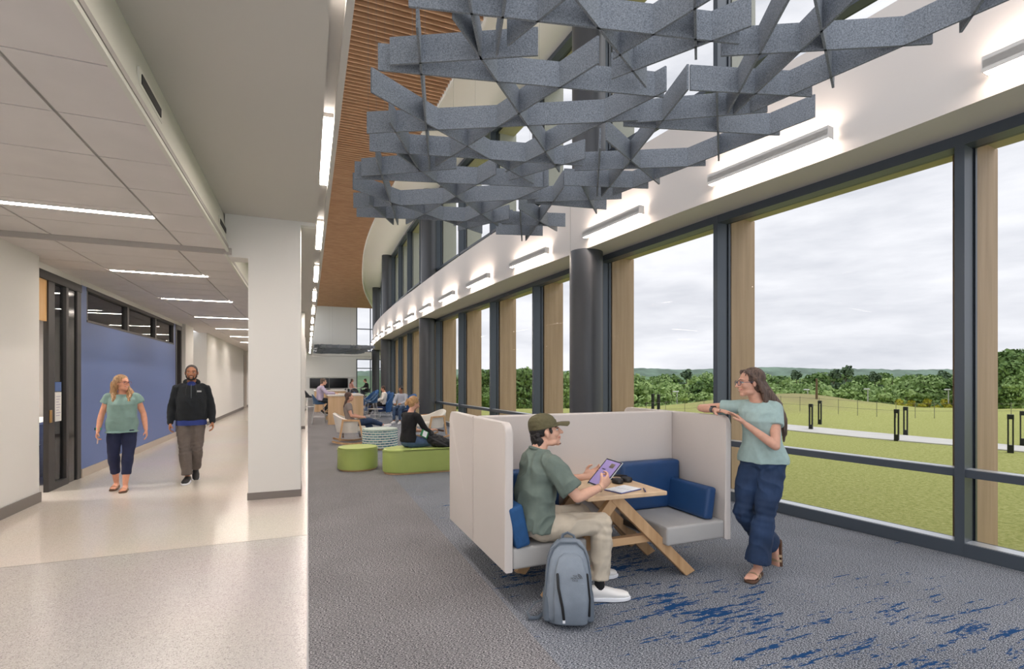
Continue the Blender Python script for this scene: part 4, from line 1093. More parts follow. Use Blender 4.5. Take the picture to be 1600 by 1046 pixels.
stoolb = mat('stool_blue_shell', (44, 84, 124), .5); chrome = mat('pale_steel_tube', (196, 198, 202), .3, metal=.7)
def stool(loc, rz, label, shell_m=stoolb):
    r = empty('bar_stool', loc, rz, label, 'stool')
    mb = MB(); prev = None
    for i in range(15):
        a = radians(75) + radians(210)*i/14; back = max(0, -cos(a)); top = .78 + .28*back
        o0 = V((.24*cos(a), .24*sin(a), 0)); i0 = o0*.88
        cur = [mb.bm.verts.new(p) for p in (o0*.8 + V((0, 0, .70)), i0*.8 + V((0, 0, .72)), i0*1.04 + V((0, 0, top)), o0*1.04 + V((0, 0, top)))]
        if prev:
            for q in range(4): mb.bm.faces.new((prev[q], prev[(q+1) % 4], cur[(q+1) % 4], cur[q]))
        else: mb.bm.faces.new(cur[::-1])
        prev = cur
    mb.bm.faces.new(prev)
    mb.build('back_shell', shell_m, r, smooth=True, angle=50)
    mb = MB(); mb.lathe([(.14, .69), (.20, .70), (.215, .73), (.20, .76), (.1, .765)], 20); mb.build('seat', shell_m, r, smooth=True)
    for sx_ in (-1, 1):
        for sy_ in (-1, 1):
            mb = MB(); mb.tube([(sx_*.14, sy_*.14, .71), (sx_*.24, sy_*.23, .01)], .010, 8); mb.build('leg', chrome, r, smooth=True)
    mb = MB()
    c4 = [(-.21, -.20), (.21, -.20), (.21, .20), (-.21, .20), (-.21, -.20)]
    mb.tube([(x, y, .25) for x, y in c4], .008, 6); mb.build('footrest', chrome, r, smooth=True)
    return r
stool((.38, 19.6, 0), 0, 'blue bar stool with steel legs under the man in lavender')
stool((2.28, 19.9, 0), pi, 'empty blue bar stool right of the oak bar table')
stool((2.3, 21.0, 0), pi, 'empty blue bar stool farther along the right of the bar table')
stool((.1, 26.9, 0), 0, 'dark empty bar stool left of the second bar table', mat('stool_dark', (40, 44, 54), .5))
for i, (x, y) in enumerate(((2.35, 27.0), (1.1, 31.5), (1.9, 31.7), (2.6, 31.6), (3.2, 31.9))):
    stool((x, y, 0), pi/2*i, ['dark empty bar stool right of the second bar table', 'small dark far stool, leftmost under the displays', 'small dark far stool, second under the displays', 'small dark far stool, third under the displays', 'small dark far stool nearest the far seated pair'][i], MATS['stool_dark'])
loungeb = mat('lounge_blue', (34, 84, 140), .7, var=.08, vscale=6); loungen = mat('lounge_navy', (30, 50, 88), .7)
def lounge(loc, rz, label):
    """high backed blue lounge chair, faces local +x"""
    r = empty('lounge_chair', loc, rz, label, 'armchair')
    mb = MB(); mb.box(-.30, .36, -.30, .30, .22, .44, bev=.05, seg=3); mb.build('seat', loungen, r, smooth=True)
    mb = MB(); prev = None
    for i in range(19):
        a = radians(80) + radians(200)*i/18; back = max(0, -cos(a)); top = .62 + .42*back**.8
        o0 = V((.0 + .37*cos(a), .40*sin(a), 0)); i0 = o0*.83
        sl = V((-.10*back, 0, 0))
        cur = [mb.bm.verts.new(p) for p in (o0*.95 + V((0, 0, .2)), i0*.95 + V((0, 0, .24)), i0 + sl + V((0, 0, top-.02)), (i0+o0)/2 + sl + V((0, 0, top)), o0 + sl + V((0, 0, top-.02)))]
        if prev:
            for q in range(5): mb.bm.faces.new((prev[q], prev[(q+1) % 5], cur[(q+1) % 5], cur[q]))
        else: mb.bm.faces.new(cur[::-1])
        prev = cur
    mb.bm.faces.new(prev); mb.build('wing_back', loungeb, r, smooth=True, angle=50)
    for sx_ in (-1, 1):
        for sy_ in (-1, 1):
            mb = MB(); mb.tube([(sx_*.2, sy_*.2, .24), (sx_*.28, sy_*.26, .01)], .012, 8); mb.build('leg', chrome, r, smooth=True)
    return r
lp = [(3.45, 19.5, 200, 'blue high back lounge chair behind the woman in the grey top'), (3.0, 22.2, 200, 'blue lounge chair with the woman in white reading in it'),
      (3.2, 24.6, 190, 'blue high back lounge chair behind the woman in white'), (3.05, 27.6, 200, 'blue high back lounge chair nearest the end wall'), (2.35, 23.7, 10, 'low blue lounge chair facing the windows row')]
for x, y, a, lb in lp: lounge((x, y, 0), radians(a), lb)
def round_table(loc, rad, h, label, top):
    r = empty('side_table', loc, 0, label, 'table')
    mb = MB(); mb.lathe([(rad, h-.02), (rad, h)], 28); mb.build('table_top', top, r, smooth=True)
    mb = MB(); mb.tube([(0, 0, .02), (0, 0, h-.02)], .025, 10); mb.build('stem', chrome, r, smooth=True)
    mb = MB(); mb.lathe([(rad*.6, 0), (rad*.6, .012), (.03, .03)], 24); mb.build('base', chrome, r, smooth=True)
round_table((2.55, 21.2, 0), .3, .40, 'low round white side table before the blue lounge chairs', MATS['white_laminate'])
round_table((2.7, 25.8, 0), .3, .55, 'small oak side table between the far lounge chairs', oaktop)
round_table((3.3, 35.6, 0), .45, 1.02, 'tall white far table between the two farthest seated people', MATS['white_laminate'])
round_table((2.5, 33.8, 0), .45, 1.02, 'tall white far table left of the farthest seated people', MATS['white_laminate'])
# ================================================================== PEOPLE
def remesh(mb, name, m, parent, voxel=.006, smooth=4, wrinkle=0.0, wscale=(9, 9, 5), seed=0, fn=None):
    """closed overlapping volumes -> one continuous skin, smoothed; optional cloth folds"""
    bmesh.ops.recalc_face_normals(mb.bm, faces=mb.bm.faces[:])
    me = bpy.data.meshes.new('t'); mb.bm.to_mesh(me); mb.bm.free()
    t = bpy.data.objects.new('t', me); COL.objects.link(t)
    r = t.modifiers.new('r', 'REMESH'); r.mode = 'VOXEL'; r.voxel_size = voxel; r.use_smooth_shade = True
    if smooth:
        s = t.modifiers.new('s', 'SMOOTH'); s.factor = .5; s.iterations = smooth
    dg = bpy.context.evaluated_depsgraph_get(); dg.update()
    out = bpy.data.meshes.new_from_object(t.evaluated_get(dg))
    bpy.data.objects.remove(t); bpy.data.meshes.remove(me)
    out.name = name
    if wrinkle or fn:
        cos_ = [v.co.copy() for v in out.vertices]; nos = [v.normal.copy() for v in out.vertices]
        for v, c, n in zip(out.vertices, cos_, nos):
            dlt = 0
            if wrinkle:
                q = V((c.x*wscale[0], c.y*wscale[1], c.z*wscale[2])) + V((seed*7.3, 0, seed))
                q2 = q + V((noise.noise(q*.7), noise.noise(q*.7+V((5, 5, 5))), 0))*1.2
                dlt = wrinkle*((1-2*abs(noise.noise(q2)))*1.2 + .4*noise.noise(q2*2.3) - .5)
            if fn: dlt += fn(c)
            v.co = c + n*dlt
    for p in out.polygons: p.use_smooth = True
    return link(name, out, m, parent)

SKIN = {}
def skinmat(key, c):
    return mat('skin_'+key, c, .5, var=.05, vscale=30, spec=.35, bump=.04, bscale=400)
def frame(f, u=(0, 0, 1)):
    f = V(f).normalized(); u = V(u); u = (u - f*u.dot(f)).normalized(); return f, u, f.cross(u)

def head_shape(mb, c, f, u, r, k=1.0, jaw=1.0):
    E = lambda o, a, b, g: mb.ell(c + (r*o[0] + f*o[1] + u*o[2])*k, r*a*k, f*b*k, u*g*k, 16, 10)
    E((0, -.012, .030), .074, .094, .084)
    E((0, .022, -.020), .062, .070, .080)
    E((0, .034, -.070), .047*jaw, .048, .040)
    E((0, .070, -.096), .024*jaw, .021, .019); E((0, .072, -.076), .020, .018, .016)
    E((0, .070, .028), .050, .022, .014)
    for s in (-1, 1):
        E((s*.036, .060, -.022), .024, .026, .024)
        E((s*.040, .020, -.078), .020*jaw, .040, .022)
        E((s*.0785, -.004, -.006), .008, .016, .030); E((s*.082, -.012, .004), .005, .012, .018)
    mb.tube([c + (f*.088 + u*.016)*k, c + (f*.107 - u*.014)*k, c + (f*.115 - u*.026)*k], [.0085*k, .011*k, .0125*k], 10)
    for s in (-1, 1): E((s*.012, .098, -.028), .0085, .011, .008)
    E((0, .090, -.052), .024, .012, .0085); E((0, .087, -.064), .019, .012, .008)

def face_bits(parent, c, f, u, r, k=1.0, brow='hair', lip=(176, 104, 98), iris=(60, 44, 34), smile=0.0, beard=None, fine=True):
    """eyes, brows, lips"""
    wm = mat('eye_white', (232, 228, 222), .25); im = mat('iris_%d' % iris[0], iris, .2)
    for s in (-1, 1):
        ec = c + (r*s*.031 + f*.0750 + u*.004)*k
        mb = MB(); mb.ell(ec, r*.0135*k, f*.0120*k, u*.0060*k, 12, 8); e = mb.build('eye', wm, parent, smooth=True, angle=0)
        mb = MB(); mb.ell(ec + (f*.0100 )*k, r*.0056*k, f*.0028*k, u*.0058*k, 12, 6); mb.build('iris', im, e, smooth=True, angle=0)
        mb = MB(); mb.tube([c + (r*s*.046 + f*.076 + u*.0105)*k, c + (r*s*.031 + f*.0915 + u*.0155)*k, c + (r*s*.016 + f*.0885 + u*.009)*k], [.0016*k, .0026*k, .0016*k], 8); mb.build('eyelid', im, parent, smooth=True)
        mb = MB(); mb.tube([c + (r*s*.050 + f*.076 + u*.027)*k, c + (r*s*.034 + f*.0915 + u*.0345)*k, c + (r*s*.014 + f*.0945 + u*.030)*k], [.0022*k, .0042*k, .0032*k], 8, flat=.6); mb.build('eyebrow', brow, parent, smooth=True)
    lm = mat('lips_%d' % lip[0], lip, .4)
    mb = MB(); q = .026 + smile*.006
    mb.tube([c + (-r*q + f*(.082-.004*smile) - u*(.055-.006*smile))*k, c + (-r*.010 + f*.0970 - u*.0535)*k, c + (f*.0990 - u*.0545)*k, c + (r*.010 + f*.0970 - u*.0535)*k, c + (r*q + f*(.082-.004*smile) - u*(.055-.006*smile))*k], [.002*k, .0036*k, .003*k, .0036*k, .002*k], 8)
    mb.tube([c + (-r*q*.9 + f*.083 - u*(.057-.006*smile))*k, c + (f*.0955 - u*(.062+.003*smile))*k, c + (r*q*.9 + f*.083 - u*(.057-.006*smile))*k], [.002*k, .0046*k, .002*k], 8)
    mb.build('lips', lm, parent, smooth=True)
    if smile > .5:
        mb = MB(); mb.tube([c + (-r*.017 + f*.094 - u*.0560)*k, c + (f*.0995 - u*.0580)*k, c + (r*.017 + f*.094 - u*.0560)*k], [.002*k, .0036*k, .002*k], 8); mb.build('teeth', wm, parent, smooth=True)

def hand_shape(mb, w, d, n, side, curl=.3, k=1.0, thumb=.5, spread=.0025):
    """w wrist, d pointing to the fingers, n palm normal (palm side), side = direction of the thumb"""
    d = V(d).normalized(); n = V(n); n = (n - d*n.dot(d)).normalized(); t = V(side); t = (t - d*t.dot(d) - n*t.dot(n)).normalized()
    mb.loft([(w - d*.03*k, t*.026*k, n*.020*k), (w, t*.029*k, n*.018*k), (w + d*.03*k, t*.038*k, n*.017*k), (w + d*.065*k, t*.042*k, n*.015*k), (w + d*.086*k, t*.040*k, n*.012*k), (w + d*.094*k, t*.034*k, n*.008*k)], 16)
    mb.ell(w + d*.03*k + t*.022*k + n*.008*k, d*.030*k, t*.016*k, n*.015*k, 12, 8)
    L_ = (.073, .081, .076, .060); pos = (.0315, .0105, -.0105, -.031)
    for i in range(4):
        p = w + d*(.084 - abs(i-1)*.003)*k + t*pos[i]*k; ang = curl*(.55 + .1*i) ; dirn = (d + t*(1.5-i)*spread*12).normalized(); pts = [p - d*.012*k, p]; q = p
        a = 0
        for seg, fr in enumerate((.46, .30, .24)):
            a += ang*(1.0, 1.25, .9)[seg]
            v_ = dirn*cos(a) + n*sin(a); q = q + v_*L_[i]*fr*k; pts.append(q)
        mb.tube(pts, [.0092*k, .0092*k, .0086*k, .0078*k, .0066*k], 10)
    b = w + d*.022*k + t*.026*k
    p1 = b + (d*.55 + t*.75 + n*.35).normalized()*.034*k
    p2 = p1 + (d*(.75) + t*(.55-thumb*.7) + n*(.3+thumb*.5)).normalized()*.030*k
    p3 = p2 + (d*.85 + t*(.15-thumb*.7) + n*(.15+thumb*.5)).normalized()*.024*k
    mb.tube([b, p1, p2, p3], [.0145*k, .0118*k, .0102*k, .0082*k], 10)

def person(name, loc, rz, label, J, S):
    """J joints (local: x right, y forward, z up); S style"""
    root = empty(name, loc, rz, label, 'person')
    J = {k: (V(v) if isinstance(v, (tuple, list)) and not isinstance(v[0], Vector) else v) for k, v in J.items()}
    vox = S.get('vox', .006); k = S.get('k', 1.0); bw = S.get('bw', 1.0); limb = S.get('limb', 1.0)
    skin = S['skin']
    f, u, r = frame(J['face'], J.get('headup', V((0, 0, 1))))
    hc = J['head']; nk = J['neck']; ch = J['chest']; pv = J['pelvis']
    hips = {s: J['hip'+s] for s in 'RL'}; sh = {s: J['sh'+s] for s in 'RL'}
    sax = (sh['R'] - sh['L']).normalized(); hax = (hips['R'] - hips['L']).normalized()
    # ---- skin body
    mb = MB()
    head_shape(mb, hc, f, u, r, k, S.get('jaw', 1.0))
    nb_ = nk + (hc - nk)*.0
    mb.tube([nk - (hc-nk).normalized()*.03*k, nk + (hc-nk)*.4, hc - u*.045*k - f*.018*k], [.058*k*S.get('nk', 1), .051*k*S.get('nk', 1), .050*k*S.get('nk', 1)], 16)
    def spine(t): # 0 pelvis .. 1 neck through chest (quadratic)
        mid = ch; a = pv*(1-t)**2 + (mid*2 - (pv+nk)*.5)*2*t*(1-t) + nk*t*t; return a
    up0 = (nk-pv).normalized()
    tors = [(-.16, .125, .085), (-.07, .16, .115), (.05, .165, .112), (.22, .145, .098), (.40, .138, .098), (.58, .150, .108), (.74, .158, .105), (.86, .140, .088), (.94, .095, .068), (1.0, .055, .052)]
    def torso(mb, add=0.0, depthadd=0.0, lo=-1, prof=None):
        R_ = []
        for t, a, b in (prof or tors):
            if t < lo: continue
            c = spine(max(t, 0)) + (up0*(t*.5) if t < 0 else V((0, 0, 0)))
            q = min(1, max(0, t)); ax_ = (hax*(1-q) + sax*q).normalized()
            fw = up0.cross(ax_).normalized()
            belly = S.get('belly', 0)*math.exp(-((t-.28)/.25)**2); bust = S.get('bust', 0)*math.exp(-((t-.64)/.13)**2)
            hipw = 1 + S.get('hipw', 0)*math.exp(-((t-0)/.2)**2)
            W_ = (a*bw*hipw)*k + add; D_ = b*(bw*.5+.5)*k + add + depthadd + (belly+bust)*.5
            R_.append((c + fw*(belly+bust)*.5, ax_*W_, fw*D_))
        mb.loft(R_, 28)
    torso(mb, -.013 if S.get('top') else -.004)
    for s in 'RL':
        el, wr = J['el'+s], J['wr'+s]
        mb.tube([sh[s] + (spine(.85)-sh[s])*.35, sh[s], sh[s]*.5+el*.5, el], [.050*k*limb, .052*k*limb, .044*k*limb, .036*k*limb], 14)
        m_ = el*.68 + wr*.32
        mb.tube([el, m_, wr], [.037*k*limb, .039*k*limb, .025*k*limb], 14)
        if 'hd'+s in J: hd, hn, ht_ = J['hd'+s]
        else:
            hd = (wr-el).normalized(); hn = V((-1 if s == 'R' else 1, 0, 0)); ht_ = V((0, 1, 0))
        hand_shape(mb, wr + V(hd).normalized()*.01, hd, hn, ht_, J.get('curl'+s, .35), k*S.get('hk', 1.0), J.get('thumb'+s, .4))
        kn, an, toe = J['kn'+s], J['an'+s], V(J['toe'+s]).normalized()
        lg = S.get('leg', 1.0)
        mb.tube([hips[s]*.8+pv*.2, hips[s]*.5+kn*.5, kn], [.070*k*lg, .072*k*lg, .052*k*lg], 16)
        mb.tube([kn, kn*.68+an*.32, kn*.3+an*.7, an], [.052*k*lg, .054*k*lg, .040*k*lg, .033*k], 16)
        # foot
        sole = V(J.get('sole'+s, (0, 0, -1))); sole = (sole - toe*sole.dot(toe)).normalized(); lat = toe.cross(sole).normalized()
        hgt = .072*k
        base = an + sole*.04*k
        mb.loft([(base - toe*.055*k, lat*.022*k, sole*.022*k), (base - toe*.04*k, lat*.032*k, sole*.034*k), (base + toe*.01*k, lat*.033*k, sole*.036*k), (base + toe*.08*k + sole*.010*k, lat*.040*k, sole*.024*k), (base + toe*.14*k + sole*.018*k, lat*.046*k, sole*.015*k), (base + toe*.165*k + sole*.02*k, lat*.044*k, sole*.012*k)], 14)
        if S.get('shoe') == 'sandal':
            for i in range(5):
                o = (.030 - .0145*i)*(1 if s == 'L' else -1); ln = (.205, .203, .196, .188, .176)[i]
                mb.tube([base + toe*.15*k + lat*o*k*-1 + sole*.02*k, base + toe*ln*k + lat*o*k*-1 + sole*.024*k], [.010*k, .0075*k] if i else [.013*k, .0115*k], 8)
    remesh(mb, 'body', skin, root, vox, 2)
    # ---- trousers
    if S.get('pants'):
        mb = MB(); pe = S.get('pease', .012); hemr = S.get('hem', .05); wz = S.get('waist', .24)
        R_ = [(t, a*.975, b*.97) for t, a, b in tors if t <= wz]
        torso(mb, pe*.7, prof=R_)
        for s in 'RL':
            kn, an = J['kn'+s], J['an'+s]; lg = S.get('leg', 1.0); cut = S.get('cut', .9)
            c2 = kn + (an-kn)*cut
            mb.tube([hips[s]*1.0 + (pv-hips[s])*.25, hips[s]*.55+kn*.45, kn], [.094*k*lg+pe*.6, .078*k*lg+pe, .058*k*lg+pe], 20)
            R2 = []
            ax_ = (an-kn).normalized(); U_ = (hax - ax_*hax.dot(ax_)).normalized(); W2 = ax_.cross(U_)
            for q in (0, .15, .35, .6, .85, 1):
                rr = (.058*k*lg+pe)*(1-q) + hemr*q; rr = rr + (.006*k*lg if q in (.15, .35) else 0)*1.0
                c = kn + (c2-kn)*q; R2.append((c, U_*rr, W2*rr*1.05))
            mb.loft([(kn - ax_*.03, U_*.04, W2*.04)] + R2, 20)
        fn = None
        if S.get('pfold'):
            kns = [J['knR'], J['knL']]
            def fn(c):
                q = 0
                for a in kns:
                    d_ = (c-a).length
                    if d_ < .16: q += S['pfold']*sin(c.z*110 + c.x*20)*(1-d_/.16)
                return q
        remesh(mb, 'trousers', S['pants'], root, vox*1.1, 5, S.get('pw', .005), (8, 8, 7), 3, fn)
    # ---- top
    if S.get('top'):
        mb = MB(); te = S.get('tease', .014); lo = S.get('tlo', -.05)
        nt_ = S.get('neckt', .97)
        base = [(lo, S.get('hemw', .172), S.get('hemd', .124))] + [(t, a+(.007 if t < .2 else 0), b+(.008 if t < .2 else 0)) for t, a, b in tors if t > lo+.03 and t < min(.97, nt_-.03)] + ([(.975, .068, .058)] if nt_ > .96 else [(nt_, .108, .078)])
        if S.get('loose'): base = [(t, max(a, .163 if t < .6 else a), max(b, .112 if t < .6 else b)) for t, a, b in base]
        torso(mb, te, prof=base)
        for s in 'RL':
            el, wr = J['el'+s], J['wr'+s]
            sl = S.get('sleeve', 'short'); ra = (.055*limb)*k+te
            if sl == 'short':
                q = S.get('slen', .62); e2 = sh[s] + (el-sh[s])*q; sw = S.get('sw', 1.0)
                ax_ = (el-sh[s]).normalized(); U_ = ax_.orthogonal().normalized(); W2 = ax_.cross(U_)
                mb.tube([spine(.82), sh[s]*.75+spine(.85)*.25, sh[s]], [.06*k, ra*.98, ra], 16)
                mb.loft([(sh[s]-ax_*.03, U_*ra*.85, W2*ra*.85), (sh[s], U_*ra, W2*ra), (sh[s]+(e2-sh[s])*.5, U_*ra*.98*sw, W2*ra*.98*sw), (e2, U_*ra*1.0*sw, W2*ra*1.0*sw)], 18)
            else:
                q = 1.0 if sl == 'long' else .45
                mb.tube([spine(.82), sh[s]*.75+spine(.85)*.25, sh[s], sh[s]*.5+el*.5, el], [.06*k, ra*.98, ra, .048*k*limb+te, .041*k*limb+te], 16)
                w2 = el + (wr-el)*(.97*q); mb.tube([el, el*.6+w2*.4, w2], [.041*k*limb+te, .043*k*limb+te*.9, .031*k*limb+te*.6], 16)
        fn = S.get('topfn')
        remesh(mb, S.get('topname', 'shirt'), S['top'], root, vox*1.1, 5, S.get('tw', .006), (8, 8, 5), 1, fn)
    # ---- shoes
    for s in 'RL':
        an, toe = J['an'+s], V(J['toe'+s]).normalized()
        sole = V(J.get('sole'+s, (0, 0, -1))); sole = (sole - toe*sole.dot(toe)).normalized(); lat = toe.cross(sole).normalized(); base = an + sole*.04*k
        if S.get('shoe') == 'sandal':
            g = empty('t', (0, 0, 0)); bpy.data.objects.remove(g)
            mb = MB(); pts = []
            prof = [(-.065, .022), (-.058, .030), (-.03, .036), (.02, .036), (.08, .041), (.14, .049), (.18, .047), (.205, .036), (.215, .02)]
            pl = [(a, b) for a, b in prof] + [(a, -b) for a, b in prof[::-1]]
            M = Matrix(((toe.x, lat.x, sole.x, base.x), (toe.y, lat.y, sole.y, base.y), (toe.z, lat.z, sole.z, base.z), (0, 0, 0, 1))) @ Matrix.Scale(k, 4)
            mb.prism(pl, .034, .052, bev=.003, M=M); o = mb.build('sandal_sole', mat('cork_sole', (92, 66, 50), .7), root, smooth=True)
            for (x0, wd_) in S.get('straps', ((.075, .022), (.115, .022))):
                mb = MB()
                for i in range(9):
                    a0 = pi*(i/9); a1 = pi*((i+1)/9); 
                    q = []
                    for a in (a0, a1):
                        yy_ = .047*cos(a); zz_ = .036 - .046*sin(a)**.8*(1.05 - x0*1.6)
                        q.append((yy_, zz_))
                    p = [M @ V((x0-wd_/2, q[0][0], q[0][1])), M @ V((x0+wd_/2, q[0][0], q[0][1])), M @ V((x0+wd_/2, q[1][0], q[1][1])), M @ V((x0-wd_/2, q[1][0], q[1][1]))]
                    mb.quad(*p)
                me = mb.bm; bmesh.ops.remove_doubles(me, verts=me.verts[:], dist=.0005)
                r_ = bmesh.ops.solidify(me, geom=me.faces[:], thickness=.003)
                mb.build('strap', mat('sandal_bronze', (176, 150, 120), .4, metal=.35), o, smooth=True)
        elif S.get('shoe'):
            mb = MB()
            mb.loft([(base - toe*.07*k - sole*.004, lat*.022*k, sole*.034*k), (base - toe*.055*k - sole*.006, lat*.036*k, sole*.046*k), (base - sole*.008, lat*.040*k, sole*.050*k), (base + toe*.05*k + sole*.000, lat*.042*k, sole*.042*k), (base + toe*.11*k + sole*.008*k, lat*.050*k, sole*.030*k), (base + toe*.17*k + sole*.014*k, lat*.046*k, sole*.024*k), (base + toe*.205*k + sole*.02*k, lat*.030*k, sole*.017*k)], 20)
            sm = S['shoemat']; o = remesh(mb, 'shoe', sm, root, vox, 2)
            mb = MB(); prof = [(-.078, .020), (-.068, .034), (-.03, .042), (.03, .043), (.10, .052), (.16, .051), (.20, .036), (.218, .018)]
            pl = [(a, b) for a, b in prof] + [(a, -b) for a, b in prof[::-1]]
            M = Matrix(((toe.x, lat.x, sole.x, base.x), (toe.y, lat.y, sole.y, base.y), (toe.z, lat.z, sole.z, base.z), (0, 0, 0, 1))) @ Matrix.Scale(k, 4)
            mb.prism(pl, .026, .050, bev=.005, M=M); mb.build('shoe_sole', S.get('solemat', MATS['paper']), o, smooth=True)
    return root, (hc, f, u, r, k)

def hairmat(name, c1, c2, stretch=(1, 1, .05)):
    return mat(name, c1, .45, col2=c2, vscale=95, vstretch=stretch, bump=.5, bscale=260, detail=2)
def strands(mb, hc, f, u, r, k, paths, rr):
    for p in paths: mb.tube([hc + (r*a + f*b + u*c)*k for a, b, c in p], rr if isinstance(rr, (list, tuple)) else rr*k, 10, flat=.55)
def scalp(mb, hc, f, u, r, k, grow=.012, low=0.0):
    """hair volume over the skull, kept off the face"""
    mb.ell(hc + (-f*.028 + u*(.040))*k, r*(.076+grow)*k, f*(.088+grow)*k, u*(.080+grow)*k, 20, 12)
    if low: mb.ell(hc + (-f*.045 - u*.02)*k, r*(.070+grow*.6)*k, f*(.052+grow)*k, u*(.075+low)*k, 18, 10)
    for s in (-1, 1): mb.ell(hc + (r*s*.070 - f*.012 + u*.035)*k, r*.018*k, f*.045*k, u*.045*k, 12, 8)

def glasses(parent, hc, f, u, r, k, m):
    mb = MB()
    for s in (-1, 1):
        c = hc + (r*s*.033 + f*.108 + u*.002)*k; pts = []
        for i in range(17):
            a = 2*pi*i/16; pts.append(c + (r*.026*math.copysign(abs(cos(a))**.75, cos(a)) + u*.020*math.copysign(abs(sin(a))**.75, sin(a)) - f*.006*abs(s*.033+.026*cos(a))/.06)*k)
        mb.tube(pts, .0022*k, 6, ends=False)
        mb.tube([hc + (r*s*.060 + f*.100 + u*.008)*k, hc + (r*s*.080 + f*.06 + u*.008)*k, hc + (r*s*.083 + f*.0 + u*.006)*k, hc + (r*s*.082 - f*.018 - u*.008)*k], .0022*k, 6)
    mb.tube([hc + (-r*.009 + f*.112 + u*.006)*k, hc + (f*.115 + u*.009)*k, hc + (r*.009 + f*.112 + u*.006)*k], .0020*k, 6)
    return mb.build('glasses', m, parent, smooth=True)

denim = mat('dark_denim', (36, 58, 92), .8, var=.3, vscale=5, bump=.3, bscale=500)
denim_mid = mat('mid_denim', (62, 84, 116), .8, var=.15, vscale=12, bump=.3, bscale=500)

# ---------------------------------------------------------------- woman leaning on the booth
ox, oy = 3.42, 3.06
W = lambda x, y, z: (x-ox, y-oy, z)
sk = skinmat('fair', (214, 164, 142))
J = dict(head=W(3.405, 3.15, 1.572), face=(-.90, .42, -.06), neck=W(3.45, 3.13, 1.435), chest=W(3.475, 3.10, 1.23), pelvis=W(3.49, 3.10, .93),
         shR=W(3.40, 3.25, 1.365), shL=W(3.515, 3.005, 1.36), hipR=W(3.45, 3.18, .88), hipL=W(3.525, 3.02, .88),
         elR=W(3.245, 3.54, 1.345), wrR=W(3.235, 3.36, 1.335), hdR=(V((-.02, -1, -.02)), V((0, 0, -1)), V((-1, 0, 0))), curlR=.22, thumbR=.1,
         elL=W(3.40, 2.90, 1.075), wrL=W(3.268, 3.06, 1.235), hdL=(V((-.30, .60, .62)), V((-.5, .4, -.75)), V((-.75, -.5, .3))), curlL=.30, thumbL=.2,
         knR=W(3.375, 3.20, .50), anR=W(3.70, 3.20, .165), toeR=(-.18, -.10, -.95), soleR=(1, 0, -.15),
         knL=W(3.425, 3.03, .50), anL=W(3.385, 3.06, .095), toeL=(-.88, -.42, -.0))
tee = mat('tee_sage', (164, 188, 186), .85, var=.05, vscale=30, bump=.2, bscale=700)
root, H = person('person', (ox, oy, 0), 0, 'woman with long brown hair and glasses leaning on the booth panel', J,
    dict(skin=sk, vox=.0055, k=.985, bw=.97, hipw=.14, bust=.045, belly=.03, limb=.93, leg=1.1, neckt=.92, pants=denim, pease=.011, hem=.094, cut=.94, waist=.1, pw=.009,
         top=tee, tease=.010, tlo=-.02, sleeve='short', slen=.46, sw=1.04, tw=.006, hemw=.176, hemd=.13, shoe='sandal', pfold=.004))
hc, f, u, r, k = H
hm_ = hairmat('hair_brown', (62, 46, 40), (112, 90, 78))
mb = MB(); scalp(mb, hc, f, u, r, k, .009, .01)
for s in (-1, 1):
    for o in (0, .3, .6, 1.0):
        strands(mb, hc, f, u, r, k, [[(s*(.060-.03*o), .045-.06*o, .095), (s*(.083-.035*o), -.02-.04*o, .04), (s*(.080-.03*o), -.070-.03*o, -.07), (s*(.060-.02*o)+.0, -.105-.02*o, -.20), (s*.045, -.135, -.33), (s*.035, -.135, -.44), (s*.03, -.13, -.52)]], [.022*k, .028*k, .034*k, .036*k, .034*k, .028*k, .012*k])
for dx, dy in ((0, 0), (-.035, .03), (.02, -.03), (-.01, .055)):
    mb.tube([V(W(3.46+dx*.5, 3.13+dy*.5, 1.62)), V(W(3.50+dx*.8, 3.09+dy*.8, 1.50)), V(W(3.565+dx, 3.05+dy, 1.385)), V(W(3.605+dx, 3.04+dy, 1.27)), V(W(3.61+dx, 3.04+dy, 1.16)), V(W(3.60+dx, 3.04+dy, 1.09))], [.030, .036, .034, .032, .026, .010], 10, flat=.6)
remesh(mb, 'hair', hm_, root, .006, 3, .004, (60, 60, 4), 2)
face_bits(root, hc, f, u, r, k, hm_, (186, 104, 100), (70, 90, 90), smile=1.0)
glasses(root, hc, f, u, r, k, mat('glasses_blue', (60, 72, 104), .25))
mb = MB(); wr = V(W(3.236, 3.385, 1.338)); mb.loft([(wr + V((0, q, 0)), V((.036, 0, 0)), V((0, 0, .027))) for q in (-.012, .012)], 20); mb.build('watch_band', mat('watch_grey', (92, 90, 94), .5), root, smooth=True)
mb = MB(); mb.obox(wr + V((0, 0, .028)), V((.016, 0, 0)), V((0, .019, 0)), V((0, 0, .005)), .003); mb.build('watch_face', mat('watch_black', (22, 22, 26), .15), root)
mb = MB(); mb.loft([(V(W(3.2, 3.27, 1.337))+V((0, q, 0)), V((.010, 0, 0)), V((0, 0, .010))) for q in (-.002, .002)], 14); mb.build('ring', MATS['steel_trim'], root, smooth=True)
# jeans details: waistband, back pocket stitching, belt loops
st = mat('jeans_stitch', (150, 120, 84), .8)

